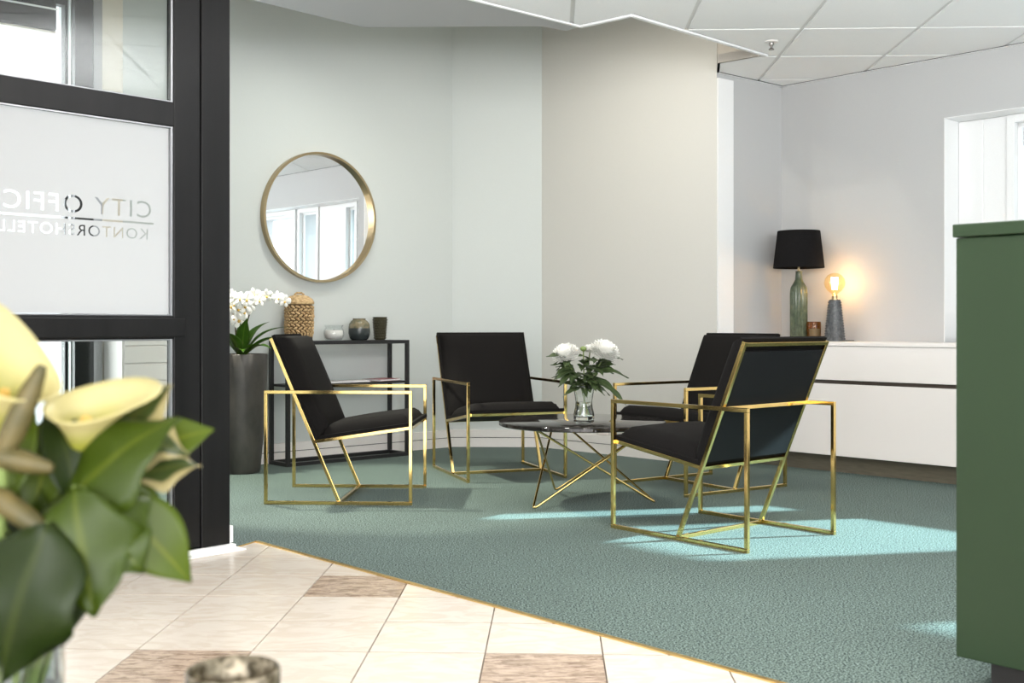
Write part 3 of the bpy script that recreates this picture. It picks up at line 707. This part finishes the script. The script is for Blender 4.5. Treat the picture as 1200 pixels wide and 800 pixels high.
# ------------------------------------------------------------------ armchairs
CW, CD, BW, AH = .575, .70, .0155, .535
def cushion(w, l, flange=.02, lip=.016, puff=.055, dome=.012, nu=22, nv=22):
    mb = MB(); vs = []
    def hgt(a, b):
        e = min(w / 2 - abs(a), l / 2 - abs(b)); s_ = max(0, min(1, (e - flange) / .030)); s_ = math.sin(s_ * math.pi / 2) if s_ > 0 else 0
        return lip + puff * s_ ** .8 + dome * (1 - (2 * a / w) ** 2) * (1 - (2 * b / l) ** 2) * (s_ > 0)
    def grid(n, half):
        g_ = [-half, -half + flange * .9, -half + flange + .004, -half + flange + .012, -half + flange + .03]
        mid = [(-half + flange + .03) + (2 * half - 2 * flange - .06) * k / 7 for k in range(1, 7)]
        return g_ + mid + [-x for x in g_[::-1]]
    A = grid(nu, w / 2); B = grid(nv, l / 2); na, nb = len(A), len(B)
    for b in B:
        for a in A: vs.append((a, b, hgt(a, b)))
    for b in B:
        for a in A: vs.append((a, b, 0))
    fs = []; o_ = na * nb
    for i in range(nb - 1):
        for j in range(na - 1):
            q = (i * na + j, i * na + j + 1, (i + 1) * na + j + 1, (i + 1) * na + j); fs.append(q); fs.append(tuple(o_ + k for k in q[::-1]))
    for j in range(na - 1): fs += [(j, o_ + j, o_ + j + 1, j + 1), ((nb - 1) * na + j + 1, o_ + (nb - 1) * na + j + 1, o_ + (nb - 1) * na + j, (nb - 1) * na + j)]
    for i in range(nb - 1): fs += [((i + 1) * na, o_ + (i + 1) * na, o_ + i * na, i * na), (i * na + na - 1, o_ + i * na + na - 1, o_ + (i + 1) * na + na - 1, (i + 1) * na + na - 1)]
    mb.add(vs, fs); return mb
def place(mb, org, ax, ay, az):
    org, ax, ay, az = map(Vector, (org, ax, ay, az)); mb.v = [tuple(org + ax * p[0] + ay * p[1] + az * p[2]) for p in mb.v]; return mb
def bl(z):                                           # back line: y at height z
    return .003 - (z - .008) * .325 / .772
def armchair():
    t = thing('armchair', '', 'armchair', group='black and brass armchairs around the marble table')
    hb = BW / 2; xs = CW / 2 - hb; xi = CW / 2 - BW - hb
    for sgn in (-1, 1):
        mb = MB(); x = sgn * xs
        mb.box(x - hb, x + hb, -CD / 2, CD / 2, 0, BW); mb.box(x - hb, x + hb, -CD / 2, CD / 2, AH - BW, AH)
        mb.box(x - hb, x + hb, -CD / 2, -CD / 2 + BW, BW, AH - BW); mb.box(x - hb, x + hb, CD / 2 - BW, CD / 2, BW, AH - BW)
        mb.build('side_frame', M['brass'], t, bevel=.0012)
    mb = MB()
    for sgn in (-1, 1): mb.bar((sgn * xi, bl(.006), .006), (sgn * xi, bl(.78), .78), BW, BW, (0, 1, 0))
    mb.bar((-xi, bl(.772), .772), (xi, bl(.772), .772), BW, BW, (0, 1, .42))
    mb.bar((-xi, bl(.293), .293), (xi, bl(.293), .293), BW, BW, (0, 1, .42))
    mb.build('back_frame', M['brass'], t, bevel=.0012)
    mb = MB(); yb = bl(AH - .008) - .016; mb.bar((-xi - hb, yb, AH - hb), (xi + hb, yb, AH - hb), BW); mb.build('back_crossbar', M['brass'], t, bevel=.0012)
    mb = MB(); mb.bar((-xi - hb, .003, hb), (xi + hb, .003, hb), BW); mb.build('floor_stretcher', M['brass'], t, bevel=.0012)
    ys, zs, yf, zf = bl(.293), .293, CD / 2 - hb, .36
    mb = MB()
    for sgn in (-1, 1): mb.bar((sgn * xi, ys, zs), (sgn * xi, yf, zf), BW, BW)
    mb.bar((-xi, yf, zf), (xi, yf, zf), BW); mb.build('seat_frame', M['brass'], t, bevel=.0012)
    bd = Vector((0, bl(.78) - bl(.293), .78 - .293)).normalized(); bn = Vector((0, bd.z, -bd.y))
    bcen = Vector((0, bl(.53), .53))
    pl = MB(); pl.box(-xi + hb + .001, xi - hb - .001, -.232, .232, -.006, .005); place(pl, bcen, (1, 0, 0), bd, bn).build('back_panel', M['black_panel'], t)
    cu_ = cushion(2 * xi + .014, .540, .014, .016, .052, .012); place(cu_, bcen + bn * .008 + bd * .0105, (1, 0, 0), bd, bn).build('back_cushion', M['fabric'], t, True)
    sd_ = Vector((0, yf - ys, zf - zs)).normalized(); sn_ = Vector((0, -sd_.z, sd_.y)); scn = Vector((0, (ys + yf) / 2, (zs + zf) / 2))
    pl = MB(); pl.box(-xi + hb + .001, xi - hb - .001, -.218, .218, -.006, .005); place(pl, scn, (1, 0, 0), sd_, sn_).build('seat_panel', M['black_panel'], t)
    cu_ = cushion(2 * xi + .012, .455, .022, .016, .040, .014); place(cu_, scn + sn_ * .008 + sd_ * .018, (1, 0, 0), sd_, sn_).build('seat_cushion', M['fabric'], t, True)
    return t
proto = armchair()
for i, (x, y, a, lab) in enumerate((
        (-.804, 5.564, -1.614, 'black cushioned brass armchair seen side on in front of the console table'),
        (-.084, 6.428, 3.480, 'black cushioned brass armchair facing the camera against the far wall corner'),
        (.985, 5.925, 2.146, 'black cushioned brass armchair facing left, half hidden in front of the sideboard'),
        (.856, 4.603, .712, 'nearest black brass armchair, seen from behind, standing in the sun patch'))):
    c = proto if i == 0 else copy_tree(proto)
    c.location = (x, y, 0); c.rotation_euler = (0, 0, a); c['label'] = lab

# ------------------------------------------------------------------ marble table
tc_ = (.334, 5.364)
t = thing('coffee_table', 'low round dark marble coffee table on brass hairpin legs', 'table', (*tc_, 0))
mb = MB(); mb.lathe([(.390, .366), (.397, .370), (.397, .384), (.391, .389)], 72); mb.build('tabletop', M['table_marble'], t, True)
ang = [R(-12), R(109), R(227)]
for k in range(3):
    f = Vector((.352 * math.cos(ang[k]), .352 * math.sin(ang[k]), .0055)); tops = [Vector((.338 * math.cos(ang[j]), .338 * math.sin(ang[j]), .366)) for j in range(3) if j != k]
    tops = [tp + (Vector((-tp.y, tp.x, 0)).normalized() * (.012 if i else -.012)) for i, tp in enumerate(tops)]
    a, b = tops; da, db = (a - f).normalized(), (b - f).normalized()
    pts = [a] + [f + da * .03 * (1 - q) * (1 - q) + db * .03 * q * q for q in (0, .25, .5, .75, 1)] + [b]
    mb = MB(); mb.tube(pts, .0055, 10); mb.build('hairpin_leg', M['brass'], t, True)
vc = (.345, 5.40, .389)
t = thing('glass_vase', 'clear flared glass vase with water on the marble coffee table', 'vase', vc)
mb = MB(); mb.lathe([(.046, 0), (.050, .006), (.049, .03), (.042, .06), (.040, .085), (.046, .125), (.056, .165), (.0535, .165), (.0435, .125), (.0375, .085), (.0395, .06), (.046, .03), (.046, .018), (.03, .014)], 32); mb.build('glass_wall', M['glass'], t, True)
mb = MB(); mb.lathe([(.02, .0145), (.0455, .0185), (.0455, .03), (.039, .06), (.037, .085)], 28); mb.build('water', M['water'], t, True)
def mum_head(parent, c, r, axis):
    mb = MB(); c = Vector(c); axis = Vector(axis).normalized(); q = Vector((0, 0, 1)).rotation_difference(axis)
    n = 230
    for i in range(n):
        zz = 1 - (i + .5) / n * 1.55; rr = math.sqrt(max(0, 1 - zz * zz)); a = i * 2.39996
        d = Vector((rr * math.cos(a), rr * math.sin(a), zz * .72)); d = q @ d
        ln = r * rnd.uniform(.92, 1.06); s_ = d.orthogonal().normalized() if rr < .05 else (q @ Vector((-math.sin(a), math.cos(a), 0))); nn_ = s_.cross(d).normalized(); w_ = r * .115
        p0 = c + d * ln * .25; p1 = c + d * ln * .7 + nn_ * r * .05; p2 = c + d * ln * .95; p3 = c + d * ln - nn_ * r * .06
        mb.add([p0, p1 - s_ * w_, p1 + s_ * w_, p2 - s_ * w_ * .9, p2 + s_ * w_ * .9, p3], [(0, 1, 2), (1, 3, 4, 2), (3, 5, 4)])
    mb.ball(c, (r * .55, r * .55, r * .4), 10, 6)
    return mb.build('flower_head', M['petal'], parent, True)
grp = 'chrysanthemum stems in the glass vase'
def mum(lab, head, r, foot, leaves, ax=(0, -.2, 1), bud=False):
    t = thing('chrysanthemum', lab, 'flower', (vc[0], vc[1], vc[2]), 0, grp)
    head, foot = Vector(head), Vector(foot); mid = foot.lerp(head, .5); mid = Vector((mid.x * .45, mid.y * .45, mid.z)); ne = foot.lerp(head, .78)
    if bud:
        mb = MB(); mb.ball(head, (r, r, r * .8), 10, 6); mb.build('bud', M['stem'], t, True)
    else: mum_head(t, head, r, ax)
    pts = [foot, mid, ne, head - Vector((0, 0, r * .3))]
    mb = MB(); mb.tube(pts, [.0028, .003, .003, .003], 6); mb.build('stem', M['stem'], t, True)
    for z, a, ln, w_, dr in leaves:
        f = (z - foot.z) / (head.z - foot.z); b = foot.lerp(mid, f / .5) if f < .5 else mid.lerp(head, (f - .5) / .5)
        tp = b + Vector((ln * math.cos(a), ln * math.sin(a), dr)); leaf('leaf', M['leaf_mum'], t, b, tp, w_, (-.3 * math.cos(a), -.3 * math.sin(a) - .5, 1), .12, .2, .7, .06, 12, 6, .0008, 2.5)
def rl(n, z0, z1, a0, a1, s=1):
    return [(rnd.uniform(z0, z1), rnd.uniform(a0, a1), rnd.uniform(.07, .12) * s, rnd.uniform(.045, .065), rnd.uniform(-.06, .03)) for _ in range(n)]
random_state = rnd.getstate()
mum('left large white chrysanthemum bloom in the glass vase', (-.088, -.01, .315), .068, (.018, .0, .02), [(.20, 3.3, .13, .05, .0), (.22, 3.9, .12, .06, -.06), (.24, 2.6, .1, .05, .01), (.21, 4.4, .11, .06, -.03)] + rl(15, .15, .29, 2.2, 5.2, 1.1), (-.35, -.25, 1))
mum('right large white chrysanthemum bloom in the glass vase', (.098, -.01, .328), .074, (-.015, .005, .02), [(.23, -.2, .17, .06, -.03), (.20, -.4, .18, .055, -.13), (.24, .5, .1, .05, .0)] + rl(15, .15, .30, -1.9, .9, 1.1), (.35, -.25, 1))
mum('small pale chrysanthemum half open between the two large blooms', (.03, .03, .335), .036, (.0, -.015, .02), rl(14, .15, .30, 3.6, 5.8, .9), (0, 0, 1))
mum('green chrysanthemum bud beside the small half open bloom', (-.005, -.03, .34), .016, (.005, .015, .02), rl(7, .18, .29, 4.0, 5.6, .8), bud=True)

# ------------------------------------------------------------------ lamps and jar on the sideboard
t = thing('bottle_lamp', 'table lamp with black drum shade on a ribbed green bottle base', 'lamp', (1.745, 6.855, .745))
m = mat('green_crackle_glaze', (.13, .19, .13), .18); noisy(m, 30, (.045, .062, .040), (.125, .15, .095), .3, .7, 5)
mb = MB(); mb.lathe([(.046, 0), (.050, .004), (.0505, .29), (.046, .325), (.032, .352), (.022, .372), (.019, .40), (.0185, .418), (.021, .424)], 60, rmod=lambda a, z: 1 + (.045 * math.cos(20 * a) if z < .33 else .01 * math.cos(20 * a))); mb.build('base', m, t, True)
mb = MB(); mb.tube([(0, 0, .42), (0, 0, .50)], .007, 10); mb.build('neck', M['dull_brass'], t, True)
mb = MB(); mb.lathe([(.153, .443), (.127, .668), (.125, .668), (.151, .443)], 48, cap=False)
mb.f += [(j + 3 * 48, (j + 1) % 48 + 3 * 48, (j + 1) % 48, j) for j in range(48)]; mb.mi += [0] * 48
m = mat('black_shade_fabric', (.016, .014, .015), .9, 0, Specular_IOR_Level=.1); noisy(m, 300, (.006, .0055, .0057), (.012, .011, .0115), .4, .6, 2); mb.build('lamp_shade', m, t, True)
mb = MB()
for k in range(3): an = 2.1 * k; mb.tube([(0, 0, .50), (.150 * math.cos(an) * .94, .150 * math.sin(an) * .94, .50)], .002, 5)
mb.build('shade_spider', M['dull_brass'], t)
t = thing('cone_lamp', 'small lamp with glowing round filament bulb on a textured grey cone', 'lamp', (1.925, 6.72, .745))
m = mat('grey_textured_ceramic', (.16, .165, .175), .35); noisy(m, 60, (.055, .06, .065), (.13, .135, .14), .35, .65, 4)
mb = MB(); mb.lathe([(.058, 0), (.060, .006), (.034, .246), (.028, .25)], 32); mb.build('base', m, t, True)
mb = MB()
for i in range(15):
    z = .014 + i * .0155; rr = .0600 - .026 * z / .246
    for j in range(20):
        an = 2 * math.pi * (j + .5 * (i % 2)) / 20; s_ = rr / .06; c, sn2 = math.cos(an), math.sin(an)
        mb.bar((rr * c, rr * sn2, z), ((rr + .004) * c, (rr + .004) * sn2, z), .011 * s_, .0085)
tag(mb.build('relief', m, t), kind='stuff')
mb = MB(); mb.lathe([(.017, .248), (.017, .272), (.012, .276)], 18); mb.build('socket', M['dull_brass'], t, True)
m = mat('bulb_glass', (1, .93, .80), .02, 0, Transmission_Weight=1, IOR=1.1)
mb = MB(); mb.lathe([(.013, .274), (.018, .284), (.040, .300), (.056, .322), (.062, .345), (.057, .371), (.042, .392), (.022, .404), (.003, .407)], 28); bulb = mb.build('bulb', clear('bulb_glass', (1, .90, .70), .08, 1.5), t, True)
m = bpy.data.materials.new('filament'); m.use_nodes = True; nt = m.node_tree; b = nt.nodes['Principled BSDF']
b.inputs['Base Color'].default_value = (1, .7, .3, 1); b.inputs['Emission Color'].default_value = (1, .66, .30, 1); b.inputs['Emission Strength'].default_value = 22
mb = MB()
for k in range(6):
    an = k * 1.047; mb.tube([(.012 * math.cos(an), .012 * math.sin(an), .308), (.018 * math.cos(an), .018 * math.sin(an), .380)], .0042, 6)
mb.build('filament', m, bulb)
pl_ = bpy.data.lights.new('bulb_light', 'POINT'); pl_.energy = 1.15; pl_.color = (1, .66, .36); pl_.shadow_soft_size = .03
po = bpy.data.objects.new('bulb_light', pl_); COL.objects.link(po); po.parent = t; po.location = (0, 0, .345)
mb = MB(); mb.tube([(.05, .02, .004), (.09, .0, .0035), (.12, .03, .0035), (.15, .09, .0035), (.11, .13, .0035)], .0025, 6); mb.build('cord', M['black_steel'], t, True)
t = thing('amber_jar', 'brown amber glass candle jar between the two lamps', 'jar', (1.822, 6.80, .745))
mb = MB(); mb.lathe([(.036, 0), (.042, .006), (.043, .108), (.040, .117), (.037, .117), (.039, .106), (.038, .01)], 28); mb.build('glass_jar', M['amber'], t, True)
mb = MB(); mb.lathe([(.036, .0105), (.0375, .07), (.03, .071)], 24); mb.build('wax', mat('amber_wax', (.22, .12, .03), .5), t, True)
mb = MB(); mb.lathe([(.0435, .03), (.0436, .075)], 28, cap=False); mb.f = [f for i, f in enumerate(mb.f) if (i % 28) in range(17, 24)]; mb.mi = [0] * len(mb.f)
mb.build('paper_label', mat('kraft_label', (.12, .08, .03), .6), t, True)

# ------------------------------------------------------------------ foreground table with flowers
def FP(px, py, y): return Vector(((px - 600) / 1320 * y, y, H - (py - 380) / 1320 * y))
t = thing('side_table', 'low black side table under the flower vase in the foreground', 'table', (-.44, 1.0, 0))
mb = MB(); mb.box(-.34, .34, -.26, .26, .395, .42); mb.build('tabletop', M['black_steel'], t, bevel=.003)
for sx in (-1, 1):
    for sy in (-1, 1):
        mb = MB(); mb.box(sx * .31 - .015, sx * .31 + .015, sy * .23 - .015, sy * .23 + .015, 0, .395); mb.build('leg', M['black_steel'], t)
t = thing('tealight_holder', 'mottled amber mercury glass tealight holder in the foreground', 'candle holder', (-.270, 1.09, .42))
m = mat('mercury_glass', (.30, .26, .19), .25, .4); noisy(m, 75, (.07, .055, .03), (.34, .29, .21), .38, .62, 4, .3, dist=.002)
mb = MB(); mb.lathe([(.036, 0), (.041, .006), (.0445, .05), (.0452, .091), (.0440, .0925), (.0425, .091), (.0415, .05), (.037, .012)], 40, rmod=lambda a, z: 1 + .010 * math.sin(11 * a + z * 260) * (z < .085)); mb.build('glass_cup', m, t, True)
mb = MB(); mb.lathe([(.018, .0125), (.019, .028), (.017, .028)], 20); mb.build('tealight', M['white_gloss'], t, True)
vb = (-.435, .95, .42)
t = thing('flower_vase', 'clear cylindrical glass vase in the lower left foreground', 'vase', vb)
mb = MB(); mb.lathe([(.050, 0), (.054, .004), (.054, .205), (.052, .206), (.0505, .205), (.0505, .012), (.03, .010)], 36); mb.build('glass_wall', M['glass'], t, True)
mb = MB(); mb.lathe([(.03, .0105), (.0500, .0125), (.0500, .12), (.02, .12)], 30); mb.build('water', M['water'], t, True)
# calla lilies
m = mat('calla_cream', (.85, .76, .48), .45); tcn = N(m, 'ShaderNodeTexCoord'); sx = N(m, 'ShaderNodeSeparateXYZ'); L(m, tcn.outputs['UV'], sx.inputs[0])
cr = N(m, 'ShaderNodeValToRGB'); e = cr.color_ramp.elements; e[0].position = .0; e[0].color = (.20, .26, .02, 1); e[1].position = .8; e[1].color = (.66, .60, .30, 1); e3 = cr.color_ramp.elements.new(.45); e3.color = (.46, .46, .07, 1)
L(m, sx.outputs[1], cr.inputs[0]); L(m, cr.outputs[0], bsdf(m).inputs['Base Color'])
nt = m.node_tree; trn = nt.nodes.new('ShaderNodeBsdfTranslucent'); L(m, cr.outputs[0], trn.inputs[0]); ms = nt.nodes.new('ShaderNodeMixShader'); ms.inputs[0].default_value = .35
L(m, bsdf(m).outputs[0], ms.inputs[1]); L(m, trn.outputs[0], ms.inputs[2]); L(m, ms.outputs[0], nt.nodes['Material Output'].inputs[0]); M['calla'] = m
foot = Vector((vb[0], vb[1], .44))
def calla(lab, base, top, rad, lipdir, lip, flare=.35, tip=.25):
    t = thing('calla_lily', lab, 'flower', group='calla lilies in the foreground bouquet')
    base, top = Vector(base), Vector(top); ax = (top - base); ln = ax.length; ax.normalize(); ld = Vector(lipdir); ld = (ld - ax * ld.dot(ax)).normalized(); sd_ = ax.cross(ld)
    nh, na = 12, 30; vs = []; uvs = []
    for i in range(nh + 1):
        h_ = i / nh; r_ = rad * (.13 + .87 * (h_ ** 1.35)) + rad * flare * max(0, h_ - .75) ** 1.5 * 4
        for j in range(na):
            th = 2 * math.pi * j / na; k = (.5 + .5 * math.cos(th)); rim = h_ ** 2 * (lip * k ** 2.2 - .18 * ln * (1 - k))
            out = 1 + tip * h_ ** 3 * k ** 5
            p = base + ax * (ln * h_ + rim * .75) + (ld * math.cos(th) + sd_ * math.sin(th)) * r_ * out + ld * (rim * .45 * h_)
            vs.append(p); uvs.append((j / na, h_))
    mb = MB(); mb.add(vs, [(i * na + j, i * na + (j + 1) % na, (i + 1) * na + (j + 1) % na, (i + 1) * na + j) for i in range(nh) for j in range(na)])
    mb.build('spathe', M['calla'], t, True, solid=.0012, uvs=uvs)
    mb = MB(); mb.tube([base + ax * ln * .15, base + ax * ln * .5, base + ax * ln * .78], [.004, .0065, .004], 10); mb.build('spadix', M['lip'], t, True)
    mb = MB(); mb.tube([base + ax * .01, base - ax * .05, foot.lerp(base, .35), foot], [rad * .2, rad * .17, .006, .006], 10); mb.build('stem', M['stem'], t, True)
calla('tall cream calla lily cut by the left edge of the photo', FP(-8, 540, .94), FP(10, 432, .925), .034, (-.55, .35, .75), .058, .35, .30)
calla('wide open cream calla lily in the middle of the foreground bouquet', FP(92, 548, .965), FP(104, 472, .945), .027, (.9, .25, .45), .026, .25, .5)
# buds
for lab, a, b in (('closed tan calla bud pointing right at the left edge', FP(-40, 525, .90), FP(62, 549, .90)), ('olive calla bud leaning up in front of the tall cream lily', FP(0, 540, .90), FP(50, 428, .905)), ('slim brown bud hanging below the tan calla bud', FP(-20, 570, .90), FP(60, 628, .895))):
    t = thing('calla_bud', lab, 'flower bud', group='calla buds in the foreground bouquet'); d = b - a
    mb = MB(); mb.tube([a, a + d * .3, a + d * .7, a + d * .93, b], [.006, .0105, .009, .0055, .0035], 10)
    m = mat('bud_skin', (.30, .24, .08), .55); noisy(m, 50, (.045, .042, .010), (.115, .088, .026), .3, .7, 3); mb.build('bud', m, t, True)
    mb = MB(); mb.tube([a + d * .02, foot.lerp(a, .6), foot], [.006, .005, .005], 8); mb.build('stem', M['stem'], t, True)
# foliage: every leaf a part of its sprig; base px, tip px, depth of each, width, facing, material
def sprig(lab, cat, leaves, name='foliage_sprig'):
    t = thing(name, lab, cat, group='leafy sprigs in the foreground bouquet')
    hub = Vector((0, 0, 0))
    for (bx, by, bd), (tx, ty, td), w_, nm, mm, kw in leaves:
        b, tp = FP(bx, by, bd), FP(tx, ty, td); leaf('leaf', M[mm], t, b, tp, w_, nm, nu=14, nv=8, **kw); hub += b
    hub /= len(leaves); pts = [hub + Vector((0, 0, .0)), foot.lerp(hub, .6) + Vector((0, 0, .01)), foot]
    mb = MB(); mb.tube(pts, [.002, .0028, .003], 6)
    for (bx, by, bd), *_ in leaves:
        b = FP(bx, by, bd)
        if (b - hub).length > .003: mb.tube([hub, b], [.0018, .0014], 5)
    mb.build('twig', M['stem'], t, True)
UPC = (.0, -.8, .6)
sprig('sprig with the large glossy green leaf pointing right over the door', 'foliage', [
    ((72, 598, .93), (210, 488, .95), .078, (-.2, -.8, .5), 'leaf', dict(arch=.10, cup=-.15, wave=.07, jag=.13)),
    ((160, 530, .99), (251, 503, 1.0), .044, (.1, -.9, .5), 'leaf_lime', dict(arch=.05, cup=.1)),
    ((92, 600, .94), (54, 458, .97), .040, (.5, -.7, .2), 'leaf_dark', dict(arch=.1, cup=.2, wave=.05))])
sprig('sprig of variegated cream edged leaves right of the lilies', 'foliage', [
    ((128, 522, .98), (203, 452, .99), .052, (-.2, -.9, .3), 'leaf_var', dict(arch=.1, cup=.15, wave=.12, jag=.14)),
    ((150, 562, .97), (236, 545, .99), .040, (.1, -.8, .6), 'leaf_var', dict(arch=.12, cup=.1, wave=.14, jag=.14)),
    ((150, 520, .97), (222, 532, .98), .046, (.1, -.8, .7), 'leaf_var', dict(arch=.1, cup=.15, wave=.14, jag=.14))])
sprig('sprig with the broad bright green leaf hanging over the white tiles', 'foliage', [
    ((86, 570, .91), (112, 722, .90), .088, (.15, -1, .15), 'leaf', dict(arch=.08, cup=-.12, wave=.08, shape=.85, jag=.12)),
    ((100, 590, .92), (168, 672, .915), .074, (.3, -1, .3), 'leaf', dict(arch=.12, cup=-.1, wave=.08, jag=.14)),
    ((130, 580, .95), (224, 682, .97), .060, (.3, -1, .3), 'leaf_lime', dict(arch=.08, cup=.1, wave=.03)),
    ((120, 560, .96), (178, 655, .98), .062, (.3, -.9, .3), 'leaf_lime', dict(arch=.1, cup=.1))])
sprig('sprig with the broad dark leaf hanging over the glass vase', 'foliage', [
    ((56, 612, .89), (2, 800, .89), .100, (-.1, -1, .1), 'leaf_dark', dict(arch=.08, cup=-.12, wave=.08, jag=.10)),
    ((30, 640, .91), (-30, 790, .92), .09, (-.2, -1, .2), 'leaf_dark', dict(arch=.1, cup=.1)),
    ((60, 620, .93), (74, 750, .94), .075, (.3, -1, 0), 'leaf_dark', dict(arch=.05, cup=.1, wave=.05))])
sprig('sprig of yellow green narrow leaves among the lily stems at the left', 'foliage', [
    ((-5, 600, .92), (38, 452, .96), .042, (.1, -1, .1), 'leaf_lime', dict(arch=.05, cup=.2)),
    ((40, 610, .95), (70, 470, .98), .046, (.1, -1, .1), 'leaf_lime', dict(arch=.05, cup=.2)),
    ((10, 680, .95), (34, 545, .96), .075, (.1, -1, .2), 'leaf', dict(arch=.05, cup=.2, wave=.05)),
    ((60, 670, .96), (85, 550, .98), .075, (.1, -1, .2), 'leaf_dark', dict(arch=.05, cup=.2)),
    ((-10, 700, .94), (0, 550, .95), .075, (.1, -1, .2), 'leaf_dark', dict(arch=.05, cup=.2)),
    ((100, 640, .97), (125, 505, 1.0), .07, (.1, -1, .2), 'leaf_dark', dict(arch=.05, cup=.2)),
    ((95, 700, .95), (60, 590, .96), .075, (.1, -1, .2), 'leaf_dark', dict(arch=.05, cup=.2)),
    ((20, 720, .95), (40, 610, .96), .085, (.1, -1, .2), 'leaf_dark', dict(arch=.05, cup=.2))])
